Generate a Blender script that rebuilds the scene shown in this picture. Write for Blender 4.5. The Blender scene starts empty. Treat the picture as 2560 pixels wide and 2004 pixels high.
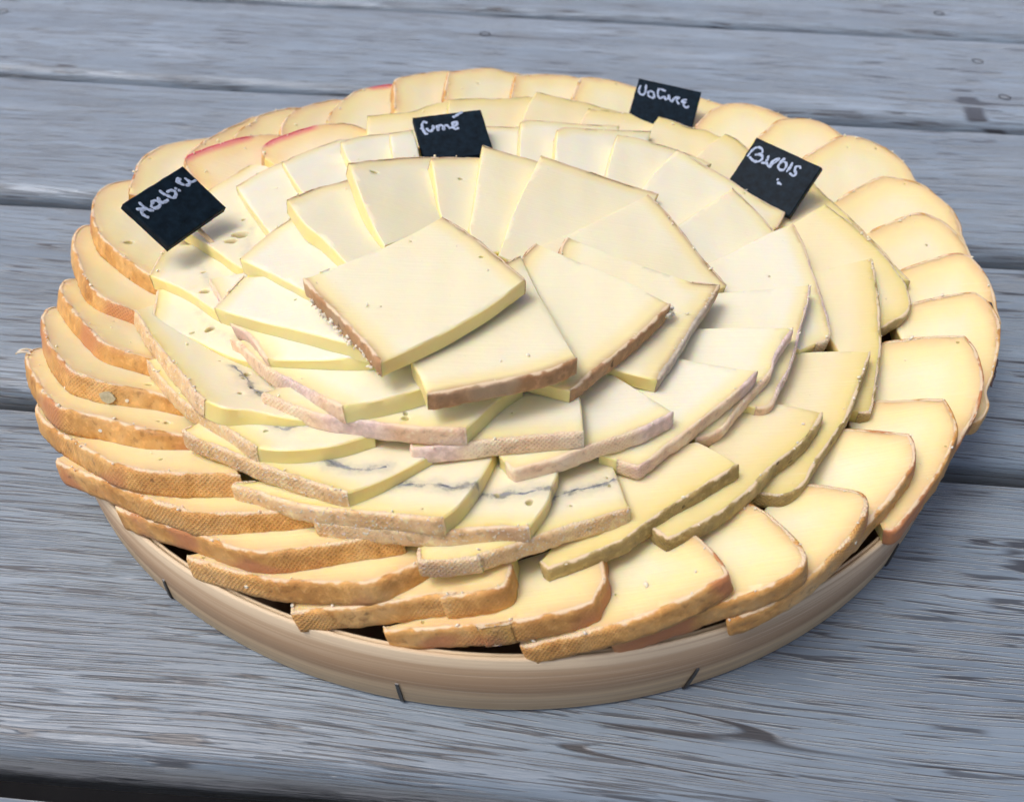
import bpy, math, random
import numpy as np
from mathutils import Matrix, Vector
from mathutils.geometry import delaunay_2d_cdt
random.seed(7)
rng = np.random.default_rng(11)
SC = bpy.context.scene
COL = SC.collection
rad = math.radians
RR = 0.14            # tray radius in metres
HOOP = 0.164 * RR    # tray height

# ------------------------------------------------------------------ camera
CAM = {"cam": [0.000962, -0.233661, 0.191276], "R": [[0.99966, 0.018214, 0.018677], [-0.026088, 0.69795, 0.715671], [-0.0, 0.715915, -0.698188]], "f": 30.58597956027249}
cd = bpy.data.cameras.new('camera')
co = bpy.data.objects.new('camera', cd)
COL.objects.link(co)
r_, u_, f_ = [Vector(v) for v in CAM['R']]
mw = Matrix.Identity(4)
for i_ in range(3):
    mw[i_][0] = r_[i_]; mw[i_][1] = u_[i_]; mw[i_][2] = -f_[i_]; mw[i_][3] = CAM['cam'][i_]
co.matrix_world = mw
cd.sensor_fit = 'HORIZONTAL'; cd.sensor_width = 36.0
cd.lens = CAM['f']
cd.clip_start = 0.01; cd.clip_end = 100.0
cd.dof.use_dof = True
cd.dof.focus_distance = 0.225
cd.dof.aperture_fstop = 20.0
SC.camera = co

# ------------------------------------------------------------------ light
SUN_EL, SUN_AZ = rad(63), rad(-105)      # azimuth measured from +Y (behind the platter), + = to the right
world = bpy.data.worlds.new("World")
SC.world = world
world.use_nodes = True
wn = world.node_tree
sky = wn.nodes.new('ShaderNodeTexSky')
sky.sky_type = 'NISHITA'
sky.sun_disc = False
sky.sun_elevation = SUN_EL
sky.sun_rotation = SUN_AZ
sky.air_density = 0.28; sky.dust_density = 4.0; sky.ozone_density = 0.0
bg = wn.nodes['Background']
bg.inputs['Strength'].default_value = 0.135
wn.links.new(sky.outputs[0], bg.inputs[0])
sl = bpy.data.lights.new('sun', 'SUN')
sl.energy = 0.85; sl.angle = rad(22); sl.color = (1.0, 0.96, 0.9)
so = bpy.data.objects.new('sun', sl)
COL.objects.link(so)
sd = Vector((math.sin(SUN_AZ) * math.cos(SUN_EL), math.cos(SUN_AZ) * math.cos(SUN_EL), math.sin(SUN_EL)))
so.rotation_euler = sd.to_track_quat('Z', 'Y').to_euler()
so.location = sd * 3
SC.view_settings.view_transform = 'Standard'
SC.view_settings.look = 'None'
SC.view_settings.gamma = 1.0
SC.view_settings.exposure = 0.50

# ------------------------------------------------------------------ helpers
def link(o):
    COL.objects.link(o); return o
def empty(name, loc=(0, 0, 0)):
    o = bpy.data.objects.new(name, None); o.location = loc; o.empty_display_size = 0.02
    return link(o)
def tag(o, label=None, cat=None, group=None, kind=None):
    if label: o['label'] = label
    if cat: o['category'] = cat
    if group: o['group'] = group
    if kind: o['kind'] = kind
    return o
def mesh_obj(name, verts, faces, mat, parent=None, smooth=True, attrs=None, uvs=None, sharp=0):
    me = bpy.data.meshes.new(name)
    me.from_pydata([tuple(v) for v in verts], [], [tuple(f) for f in faces])
    if attrs:
        for k, a in attrs.items():
            at = me.attributes.new(k, 'FLOAT', 'POINT')
            at.data.foreach_set('value', np.asarray(a, np.float32))
    if uvs is not None:
        ul = me.uv_layers.new(name='UVMap')
        li = np.zeros(len(me.loops), np.int32); me.loops.foreach_get('vertex_index', li)
        ul.data.foreach_set('uv', np.asarray(uvs, np.float32)[li].ravel())
    if smooth:
        me.polygons.foreach_set('use_smooth', np.ones(len(me.polygons), bool))
        if sharp: me.set_sharp_from_angle(angle=rad(sharp))
    me.materials.append(mat)
    me.update()
    o = bpy.data.objects.new(name, me)
    link(o)
    if parent: o.parent = parent
    return o
class Nd:
    """tiny node-graph helper"""
    def __init__(s, name):
        s.m = bpy.data.materials.new(name); s.m.use_nodes = True
        s.t = s.m.node_tree; s.b = s.t.nodes['Principled BSDF']
    def n(s, typ, **kw):
        nd = s.t.nodes.new(typ)
        for k, v in kw.items(): setattr(nd, k, v)
        return nd
    def lk(s, a, b): s.t.links.new(a, b)
    def put(s, sock, v):
        if hasattr(v, 'is_output'): s.lk(v, sock)
        else: sock.default_value = v
    def attr(s, name):
        return s.n('ShaderNodeAttribute', attribute_name=name).outputs['Fac']
    def math(s, op, a, b=0.0, c=0.0):
        nd = s.n('ShaderNodeMath', operation=op)
        for i, v in enumerate((a, b, c)): s.put(nd.inputs[i], v)
        return nd.outputs[0]
    def ramp(s, fac, stops, interp='LINEAR'):
        nd = s.n('ShaderNodeValToRGB'); cr = nd.color_ramp; cr.interpolation = interp
        while len(cr.elements) < len(stops): cr.elements.new(0.5)
        for e, (p, c) in zip(cr.elements, stops):
            e.position = p; e.color = (*c, 1) if len(c) == 3 else c
        s.put(nd.inputs[0], fac)
        return nd.outputs[0]
    def smooth(s, v, lo, hi, a=0.0, b=1.0):
        nd = s.n('ShaderNodeMapRange', interpolation_type='SMOOTHSTEP')
        s.put(nd.inputs[0], v)
        for i, x in enumerate((lo, hi, a, b)): nd.inputs[i + 1].default_value = x
        return nd.outputs[0]
    def mix(s, f, a, b, mode='MIX'):
        nd = s.n('ShaderNodeMix', data_type='RGBA', blend_type=mode)
        s.put(nd.inputs[0], f)
        for i, v in ((6, a), (7, b)):
            s.put(nd.inputs[i], (*v, 1) if isinstance(v, tuple) and len(v) == 3 else v)
        return nd.outputs[2]
    def noise(s, vec, scale, detail=2.0, rough=0.5, dist=0.0):
        nd = s.n('ShaderNodeTexNoise')
        s.put(nd.inputs['Vector'], vec); nd.inputs['Scale'].default_value = scale
        nd.inputs['Detail'].default_value = detail; nd.inputs['Roughness'].default_value = rough
        nd.inputs['Distortion'].default_value = dist
        return nd.outputs['Fac']
    def mapping(s, vec, scale=(1, 1, 1), loc=(0, 0, 0), rot=(0, 0, 0)):
        nd = s.n('ShaderNodeMapping'); s.put(nd.inputs[0], vec)
        s.put(nd.inputs['Location'], loc); s.put(nd.inputs['Rotation'], rot); nd.inputs['Scale'].default_value = scale
        return nd.outputs[0]
    def vmath(s, op, a, b):
        nd = s.n('ShaderNodeVectorMath', operation=op); s.put(nd.inputs[0], a); s.put(nd.inputs[1], b)
        return nd.outputs[0]
    def comb(s, x, y, z):
        nd = s.n('ShaderNodeCombineXYZ')
        for i, v in enumerate((x, y, z)): s.put(nd.inputs[i], v)
        return nd.outputs[0]
    def sep(s, v):
        nd = s.n('ShaderNodeSeparateXYZ'); s.put(nd.inputs[0], v); return nd.outputs
    def bump(s, h, dist, strength=1.0):
        nd = s.n('ShaderNodeBump'); s.put(nd.inputs['Height'], h)
        nd.inputs['Distance'].default_value = dist; nd.inputs['Strength'].default_value = strength
        s.lk(nd.outputs[0], s.b.inputs['Normal'])
    def rand_vec(s, obj_scale=37.0):
        oc = s.n('ShaderNodeTexCoord').outputs['Object']
        rn = s.n('ShaderNodeObjectInfo').outputs['Random']
        return s.vmath('ADD', oc, s.comb(s.math('MULTIPLY', rn, obj_scale), s.math('MULTIPLY', rn, -obj_scale * .7), 0.0)), oc, rn
    def base(s, c): s.put(s.b.inputs['Base Color'], (*c, 1) if isinstance(c, tuple) else c)
    def rough(s, r): s.put(s.b.inputs['Roughness'], r)
    def sss(s, w, radius, scale):
        s.b.inputs['Subsurface Weight'].default_value = w
        s.b.inputs['Subsurface Radius'].default_value = radius
        s.b.inputs['Subsurface Scale'].default_value = scale
        s.b.inputs['Subsurface Anisotropy'].default_value = 0.3

# ------------------------------------------------------------------ materials
def paste_mat(name, core, mid, edge, edge_w, vein=False):
    m = Nd(name)
    v, oc, rn = m.rand_vec()
    rd = m.attr('rd')                       # millimetres from the nearest rind
    wob = m.noise(v, 55.0, 3.0, .55)
    d = m.math('ADD', rd, m.math('MULTIPLY', m.math('SUBTRACT', wob, .5), edge_w * .7))
    k = m.smooth(d, -.2 * edge_w, edge_w)
    c = m.mix(k, edge, mid)
    c = m.mix(m.smooth(d, edge_w * .7, edge_w * 2.8), c, core)
    blot = m.noise(v, 28.0, 2.0, .5)
    c = m.mix(m.math('MULTIPLY', m.smooth(blot, .42, .75), .30), c, mid)
    # knife streaks
    ang = m.math('MULTIPLY', rn, 3.14)
    st = m.noise(m.mapping(v, (60, 1400, 60), rot=m.comb(0.0, 0.0, ang)), 1.0, 2.0, .6)
    c = m.mix(m.smooth(st, .52, .8, 0.0, .2), c, (.95, .9, .7), 'MIX')
    # specks
    sp = m.noise(v, 900.0, 1.0, .5)
    c = m.mix(m.smooth(sp, .76, .82, 0.0, .18), c, tuple(x * .55 for x in mid))
    # yellower cut sides, paler broad faces: sky glare on the tops put into colour
    c = m.mix(m.attr('side'), c, tuple(x * y for x, y in zip(mid, (.98, .95, .72))))
    if vein:
        vd = m.attr('vd')
        w2 = m.noise(v, 260.0, 4.0, .65)
        dv = m.math('ADD', vd, m.math('MULTIPLY', m.math('SUBTRACT', w2, .5), 5.0))
        c = m.mix(m.smooth(dv, 3.6, .2, 0.0, .38), c, (.34, .38, .36))
        c = m.mix(m.smooth(dv, .9, .0, 0.0, .6), c, (.10, .12, .15))
    c = m.mix(m.math('MULTIPLY', m.attr('red'), m.smooth(d, 4.2, .2)), c, (.80, .24, .24))
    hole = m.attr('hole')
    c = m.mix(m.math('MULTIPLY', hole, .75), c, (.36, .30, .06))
    m.base(c)
    m.rough(m.smooth(m.noise(v, 90.0, 3.0), .3, .7, .28, .46))
    m.b.inputs['Specular IOR Level'].default_value = .55
    m.sss(.7, (1.0, .60, .16), .0022)
    h = m.math('ADD', m.math('MULTIPLY', m.noise(v, 240.0, 4.0, .6), .5), m.math('MULTIPLY', st, .35))
    m.bump(h, .00022, .8)
    return m.m
def rind_mat(name, cols, top, hatch=0.0, frost=0.0, patch=None, speck=.3, rough=.6, tint=None):
    m = Nd(name)
    v, oc, rn = m.rand_vec()
    uv = m.n('ShaderNodeUVMap').outputs[0]   # millimetres: along, down
    U, V, _ = m.sep(uv)
    n1 = m.noise(v, 70.0, 4.0, .6)
    c = m.ramp(n1, [(.25, cols[0]), (.5, cols[1]), (.72, cols[2])])
    n2 = m.noise(v, 420.0, 3.0, .65)
    c = m.mix(m.smooth(n2, .5, .72, 0, .45), c, tuple(min(1, x * 1.7 + .06) for x in cols[1]))
    c = m.mix(m.smooth(n2, .46, .3, 0, .45), c, tuple(x * .45 for x in cols[0]))
    if patch:
        pn = m.noise(v, 32.0, 2.0, .5)
        c = m.mix(m.smooth(pn, .54, .62, 0, .85), c, patch)
    h = m.math('MULTIPLY', n2, 1.0)
    if hatch:
        fade = m.smooth(m.noise(v, 26.0, 1.0), .44, .62, .0, 1.0)
        wu = m.math('MULTIPLY', m.noise(v, 120.0, 2.0), 2.2)
        U2 = m.math('ADD', U, wu)
        a = m.math('SINE', m.math('MULTIPLY', m.math('ADD', U2, m.math('MULTIPLY', V, 1.1)), 5.6))
        b = m.math('SINE', m.math('MULTIPLY', m.math('SUBTRACT', U2, m.math('MULTIPLY', V, 1.25)), 5.2))
        g = m.math('MULTIPLY', m.math('MAXIMUM', a, b), fade)
        h = m.math('ADD', h, m.math('MULTIPLY', g, .28))
        c = m.mix(m.smooth(g, -.2, 1.0, 0, hatch * .45), c, tuple(min(1, x * 1.55 + .04) for x in cols[1]))
    if frost:
        fn = m.noise(v, 1500.0, 1.0, .5)
        c = m.mix(m.smooth(fn, .60, .68, 0, frost), c, (.85, .8, .72))
        h = m.math('ADD', h, m.math('MULTIPLY', m.smooth(fn, .58, .7), .6))
    sk = m.noise(v, 260.0, 2.0, .5)
    c = m.mix(m.smooth(sk, .70, .76, 0, speck), c, (.06, .035, .02))
    # pale scraped lip along the upper edge
    lip = m.math('ADD', V, m.math('MULTIPLY', m.math('SUBTRACT', m.noise(v, 500.0, 3.0, .6), .5), 1.6))
    c = m.mix(m.smooth(m.math('ADD', lip, m.smooth(m.noise(m.comb(m.math('MULTIPLY', U, .16), rn, 0.0), 1.0, 2.0), .40, .66, -.25, .75)), 1.0, .30, 0, .88), c, top)
    if tint:
        c = m.mix(m.math('MULTIPLY', m.attr('tint'), .85), c, m.mix(m.smooth(n2, .4, .65), tint, tuple(min(1, x * 1.35) for x in tint)))
    if red_on:
        c = m.mix(m.attr('red'), c, (.66, .10, .13))
    m.base(c)
    m.rough(m.smooth(n2, .3, .7, rough - .15, rough + .15))
    m.b.inputs['Specular IOR Level'].default_value = .4
    m.sss(.3, (1.0, .5, .2), .002)
    m.bump(h, .00038, .8)
    return m.m
red_on = False
PASTE = {
 'O': paste_mat('paste_washed', (.86, .815, .58), (.87, .76, .41), (.81, .54, .28), 4.4),
 'R': paste_mat('paste_red_edge', (.89, .77, .52), (.87, .69, .35), (.80, .49, .25), 3.8),
 'M': paste_mat('paste_ash', (.86, .81, .61), (.86, .76, .41), (.86, .63, .21), 2.0, True),
 'B': paste_mat('paste_waxy', (.84, .77, .52), (.82, .71, .36), (.79, .64, .24), 3.2),
 'P': paste_mat('paste_white', (.84, .825, .67), (.85, .78, .47), (.86, .66, .34), 2.0),
 'F': paste_mat('paste_smoked', (.855, .82, .61), (.86, .76, .43), (.58, .38, .20), 2.3)}
LIP = (.82, .66, .46)
RIND = {
 'O': rind_mat('rind_washed', ((.42, .185, .045), (.60, .32, .095), (.70, .46, .20)), LIP, hatch=.5, patch=(.50, .20, .09), speck=.6),
 'M': rind_mat('rind_frosty', ((.64, .39, .17), (.77, .53, .28), (.82, .62, .40)), LIP, hatch=.15, frost=.75, rough=.45, patch=(.54, .35, .20)),
 'B': rind_mat('rind_greenish', ((.22, .155, .05), (.41, .31, .12), (.64, .54, .27)), LIP, hatch=.25, speck=.8),
 'P': rind_mat('rind_pink', ((.70, .44, .27), (.80, .58, .40), (.86, .72, .54)), LIP, hatch=.6, patch=(.60, .42, .38), speck=.3, tint=(.62, .49, .46)),
 'F': rind_mat('rind_smoked', ((.30, .15, .06), (.44, .25, .12), (.54, .35, .20)), LIP, speck=.8, patch=(.44, .32, .20), tint=(.46, .41, .34))}
red_on = True
RIND['R'] = rind_mat('rind_red', ((.44, .20, .07), (.56, .33, .15), (.64, .45, .25)), LIP, hatch=.2)
RIND['RO'] = rind_mat('rind_red_outer', ((.42, .17, .035), (.60, .31, .085), (.66, .42, .17)), LIP, hatch=.4)
def crumb_material():
    m = Nd('crumb_white'); m.base((.88, .80, .62)); m.rough(.6); m.sss(.5, (1, .7, .35), .002); return m.m
CRUMB = crumb_material()
def ash_material():
    m = Nd('ash_vein'); v, oc, rn = m.rand_vec()
    m.base(m.ramp(m.noise(v, 500, 3), [(.3, (.10, .115, .14)), (.65, (.38, .40, .42))])); m.rough(.7); return m.m
ASH = ash_material()
def wood_plank_mat():
    m = Nd('weathered_plank')
    oc = m.n('ShaderNodeTexCoord').outputs['Object']
    rn = m.n('ShaderNodeObjectInfo').outputs['Random']
    v = m.vmath('ADD', oc, m.comb(m.math('MULTIPLY', rn, 31.0), m.math('ADD', m.math('MULTIPLY', rn, 17.0), m.sep(oc)[2]), 0.0))   # grain runs on over the rounded edges
    # slow drift of the grain so the lines bend
    w1 = m.noise(m.mapping(v, (3.5, 9.0, 3.0)), 1.0, 1.0, .5)
    w2 = m.noise(m.mapping(v, (14, 30, 10)), 1.0, 2.0, .5)
    dy = m.math('ADD', m.math('MULTIPLY', m.math('SUBTRACT', w1, .5), .026), m.math('MULTIPLY', m.math('SUBTRACT', w2, .5), .0022))
    g = m.vmath('ADD', v, m.comb(0.0, dy, 0.0))
    fine = m.noise(m.mapping(g, (60, 2600, 60)), 1.0, 2.0, .6)
    broad = m.noise(m.mapping(g, (3.0, 70, 20)), 1.0, 3.0, .55)
    blot = m.noise(m.mapping(v, (14, 40, 9)), 1.0, 4.0, .6)
    c = m.ramp(m.math('ADD', m.math('MULTIPLY', broad, .62), m.math('MULTIPLY', fine, .38)), [(.30, (.118, .166, .226)), (.45, (.168, .232, .308)), (.58, (.222, .298, .385)), (.72, (.305, .388, .48))])
    c = m.mix(m.smooth(blot, .48, .74, 0, .45), c, (.14, .185, .245))
    c = m.mix(m.smooth(blot, .45, .25, 0, .45), c, (.335, .415, .51))
    # open checks and raised-grain hairlines: thin dark lines, broken up along the board
    def cracks(sx, sy, width, gate_lo, seed, gx=16, gy=150):
        q = m.mapping(g, (sx, sy, 4), loc=(seed, seed * 1.7, 0))
        n = m.noise(q, 1.0, 0.0, .4)
        ln = m.smooth(m.math('ABSOLUTE', m.math('SUBTRACT', n, .5)), width, width * .4)
        gt = m.smooth(m.noise(m.mapping(g, (gx, gy, 20), loc=(seed * 3, 5, 0)), 1.0, 1.0), gate_lo, gate_lo + .05)
        return m.math('MULTIPLY', ln, gt)
    k1 = cracks(2.2, 110, .008, .46, 3.1)
    k2 = cracks(5.0, 330, .021, .48, 8.3, 22, 260)
    k3 = cracks(10.0, 640, .040, .46, 5.7, 30, 420)
    k4 = cracks(14.0, 900, .055, .43, 12.9, 40, 600)
    kk = m.math('MAXIMUM', k1, m.math('MAXIMUM', m.math('MULTIPLY', k2, .92), m.math('MAXIMUM', m.math('MULTIPLY', k3, .85), m.math('MULTIPLY', k4, .75))))
    t = m.math('ADD', m.math('MULTIPLY', fine, .45), .25)
    tone = m.n('ShaderNodeAttribute', attribute_type='OBJECT', attribute_name='tone').outputs['Fac']   # far boards lighter, near ones darker: sky sheen painted into board colour
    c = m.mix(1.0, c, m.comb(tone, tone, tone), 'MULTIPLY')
    c = m.mix(kk, c, (.022, .025, .034))
    m.base(c)
    m.rough(m.smooth(t, .2, .6, .58, .42))
    m.b.inputs['Specular IOR Level'].default_value = 1.0
    m.b.inputs['Sheen Weight'].default_value = .8; m.b.inputs['Sheen Roughness'].default_value = .45; m.b.inputs['Sheen Tint'].default_value = (.85, .93, 1, 1)
    h = m.math('SUBTRACT', t, m.math('MULTIPLY', kk, .9))
    m.bump(h, .0005, .8)
    return m.m
PLANK = wood_plank_mat()
def veneer_mat():
    m = Nd('veneer')
    uv = m.n('ShaderNodeUVMap').outputs[0]        # metres: around, up
    U, V, _ = m.sep(uv)
    wob = m.noise(m.mapping(uv, (9, 60, 1)), 1.0, 3.0, .5)
    gr = m.noise(m.mapping(uv, (14, 1300, 1)), 1.0, 4.0, .6)
    mid = m.noise(m.mapping(uv, (5, 260, 1)), 1.0, 3.0, .55)
    hh = m.math('ADD', m.math('DIVIDE', V, HOOP), m.math('MULTIPLY', m.math('SUBTRACT', wob, .5), .30))
    c = m.ramp(hh, [(.0, (.80, .60, .34)), (.30, (.78, .58, .34)), (.37, (.45, .29, .16)), (.60, (.50, .34, .20)), (.80, (.70, .56, .38)), (1.0, (.76, .63, .44))])
    c = m.mix(m.smooth(mid, .42, .68, 0, .75), c, (.47, .32, .19))
    c = m.mix(m.smooth(gr, .50, .75, 0, .55), c, (.86, .72, .50))
    c = m.mix(m.smooth(gr, .42, .25, 0, .55), c, (.42, .28, .16))
    m.base(c); m.rough(.55); m.b.inputs['Specular IOR Level'].default_value = .35
    m.bump(m.math('ADD', gr, m.math('MULTIPLY', mid, .5)), .00025, .6)
    return m.m
VENEER = veneer_mat()
def simple(name, col, rough=.5, metal=0.0, nscale=None, namp=.25, bump=0.0, spec=.5):
    m = Nd(name)
    if nscale:
        v, oc, rn = m.rand_vec()
        n = m.noise(v, nscale, 4.0, .6)
        m.base(m.ramp(n, [(.3, tuple(x * (1 - namp) for x in col)), (.7, tuple(min(1, x * (1 + namp)) for x in col))]))
        if bump: m.bump(n, bump, .8)
    else: m.base(col)
    m.rough(rough); m.b.inputs['Metallic'].default_value = metal
    m.b.inputs['Specular IOR Level'].default_value = spec
    return m.m
BASEWOOD = simple('tray_base_wood', (.15, .085, .05), .7, nscale=60)
STEEL = simple('staple_steel', (.14, .14, .14), .5, 1.0, nscale=900)
SCREW = simple('screw_steel', (.10, .10, .11), .5, .8, nscale=900)
SLATE = simple('black_slate', (.005, .013, .023), .55, nscale=420, namp=.5, bump=.00025, spec=.10)
CHALK = simple('chalk_paint', (.36, .45, .63), .75, nscale=1400, namp=.35)
PICK = simple('pick_wood', (.72, .55, .32), .6, nscale=500)
FLAKE = simple('dry_flake', (.46, .42, .28), .7, nscale=700)
DARK = simple('rind_dark', (.05, .035, .04), .7, nscale=600)
GROUND = simple('ground_paving', (.045, .043, .040), .9, nscale=8)

# ------------------------------------------------------------------ setting: ground and table
g = mesh_obj('ground', [(-30, -30, -.74), (30, -30, -.74), (30, 30, -.74), (-30, 30, -.74)], [(0, 1, 2, 3)], GROUND, smooth=False)
tag(g, kind='structure')
PHI, OFF, PW = -.06775, 1.9911 * RR, .79787 * RR
table = empty('wooden_table', (0, 0, -.74))
tag(table, 'weathered grey slatted wooden table under the cheese platter', 'table')
ex = Vector((math.cos(PHI), math.sin(PHI), 0)); ey = Vector((-math.sin(PHI), math.cos(PHI), 0))
def plank(k, gap_near, seed, tone):
    """slat whose far edge is line k"""
    w = PW - gap_near; T = .019; rr = .0052
    # profile across the board from the far lower edge, over the top, to the near lower edge
    rf = .0018
    P = [(0, -T)] + [(-rf + rf * math.cos(t), -rf + rf * math.sin(t)) for t in [math.pi / 2 * i / 5 for i in range(6)]]
    n_mid = 9
    P += [(-rf - (w - rf - rr) * i / n_mid, 0) for i in range(1, n_mid)]
    P += [(-w + rr - rr * math.sin(t), -rr + rr * math.cos(t)) for t in [math.pi / 2 * i / 5 for i in range(6)]]
    P += [(-w, -T)]
    L, NS = 2.4, 240
    r = random.Random(seed)
    ph = [r.uniform(0, 6.28) for _ in range(6)]
    V, F = [], []
    for i in range(NS + 1):
        x = -L / 2 + L * i / NS
        wob = .0004 * math.sin(x * 23 + ph[0]) + .0003 * math.sin(x * 61 + ph[1])
        wob2 = .0005 * math.sin(x * 19 + ph[2]) + .0004 * math.sin(x * 47 + ph[3])
        for (y, z) in P:
            e = wob if y > -w / 2 else wob2
            crown = -.0006 * ((y + w / 2) / (w / 2)) ** 2
            V.append((x, y + w / 2 + e, z + (crown if z > -T else 0)))
    m = len(P)
    for i in range(NS):
        for j in range(m - 1):
            a = i * m + j; F.append((a, a + 1, a + m + 1, a + m))
        F.append((i * m + m - 1, i * m, (i + 1) * m, (i + 1) * m + m - 1))
    F.append(tuple(range(m))[::-1]); F.append(tuple(NS * m + j for j in range(m)))
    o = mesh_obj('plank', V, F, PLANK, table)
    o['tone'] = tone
    c = ey * (OFF - k * PW - w / 2)
    o.location = (c.x, c.y, .74); o.rotation_euler = (0, 0, PHI)
    return o, c
GAPS = {-1: .0098, 0: .0098, 1: .0105, 2: .0090, 3: .0102}
planks = {}
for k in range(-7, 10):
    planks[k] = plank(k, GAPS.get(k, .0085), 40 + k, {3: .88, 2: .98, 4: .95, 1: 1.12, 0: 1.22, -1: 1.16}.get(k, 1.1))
def screw(k, wx, wy):
    po, c = planks[k]
    d = Vector((wx * RR, wy * RR, 0)) - c
    lx, ly = d.dot(ex), d.dot(ey)
    V, F = [], []
    rings = [(.0030, .0005), (.0026, .0006), (.0022, -.0005), (.0016, -.0009), (.0008, -.0022)]
    n = 18
    for (r, z) in rings:
        for i in range(n):
            a = 6.2832 * i / n; q = r * (1 + (.10 * math.sin(a * 6) if r < .0015 else 0)); V.append((q * math.cos(a), q * math.sin(a), z))
    for j in range(len(rings) - 1):
        for i in range(n): F.append((j * n + i, j * n + (i + 1) % n, (j + 1) * n + (i + 1) % n, (j + 1) * n + i))
    F.append(tuple((len(rings) - 1) * n + i for i in range(n)))
    s = mesh_obj('screw', V, F, SCREW, po)
    s.location = (lx, ly, -.0003)
for k, x, y in ((0, 1.773, 2.147), (1, 1.759, 1.663), (1, 1.743, 1.354), (1, -.138, 1.803), (0, -2.089, 1.901)):
    screw(k, x, y)

# ------------------------------------------------------------------ tray
tray = empty('wooden_tray', (0, 0, 0))
tag(tray, 'round shallow wooden tray with stapled veneer hoop holding the cheese', 'tray')
def hoop(name, r0, r1, z0, z1, amp):
    n = 240; V, F, UV = [], [], []
    rows = [(r0, z0), (r0, z1 - .0004), (r0 + .0003, z1), (r1 - .0004, z1), (r1, z1 - .0005), (r1 + .0002, (z0 + z1) / 2), (r1, z0 + .0003), (r1 - .0004, z0)]
    for i in range(n + 1):
        a = 2 * math.pi * i / n
        e = amp * (math.sin(a * 3 + 1) + .6 * math.sin(a * 7 + 2))
        for (r, z) in rows:
            rr = r + e * .6; zz = z + (e * .9 if z > (z0 + z1) / 2 + .001 else 0)
            V.append((rr * math.cos(a), rr * math.sin(a), zz)); UV.append((a * r1, z))
    m = len(rows)
    for i in range(n):
        for j in range(m):
            j2 = (j + 1) % m
            F.append((i * m + j, (i + 1) * m + j, (i + 1) * m + j2, i * m + j2))
    return mesh_obj(name, V, F, VENEER, tray, uvs=UV)
hoop('hoop', .9915 * RR, 1.0 * RR, .0006, HOOP, .00012)
hoop('lining', .984 * RR, .9905 * RR, .0012, HOOP - .0005, .00008)
n = 96
V = [(0, 0, .004)] + [(.983 * RR * math.cos(6.28319 * i / n), .983 * RR * math.sin(6.28319 * i / n), .004) for i in range(n)]
V += [(.982 * RR * math.cos(6.28319 * i / n), .982 * RR * math.sin(6.28319 * i / n), .0005) for i in range(n)]
F = [(0, 1 + i, 1 + (i + 1) % n) for i in range(n)] + [(1 + i, 1 + n + i, 1 + n + (i + 1) % n, 1 + (i + 1) % n) for i in range(n)]
mesh_obj('base', V, F, BASEWOOD, tray, smooth=False)
def staple(deg, tilt):
    a = rad(deg); er = Vector((math.cos(a), math.sin(a), 0)); et = Vector((-math.sin(a), math.cos(a), 0)); up = Vector((0, 0, 1))
    path = [(-.0002, .0088), (.0002, .0086), (.0003, .006), (.0003, .003), (.0003, .0012), (.0001, .0003)]
    V, F = [], []
    for q, (o, z) in enumerate(path):
        c = er * (RR + o) + up * z + et * (tilt * (z - .0045))
        for du, dv in ((-.00042, -.0003), (.00042, -.0003), (.00042, .00025), (-.00042, .00025)):
            V.append(c + et * du + er * dv)
    for q in range(len(path) - 1):
        for j in range(4): F.append((q * 4 + j, q * 4 + (j + 1) % 4, q * 4 + 4 + (j + 1) % 4, q * 4 + 4 + j))
    F += [(0, 1, 2, 3), (23, 22, 21, 20)]
    mesh_obj('staple', V, F, STEEL, tray, smooth=False)
for dg, tl in ((-126.7, .05), (-99.4, -.1), (-71.6, .25), (-43.4, .12)): staple(dg, tl)

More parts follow.
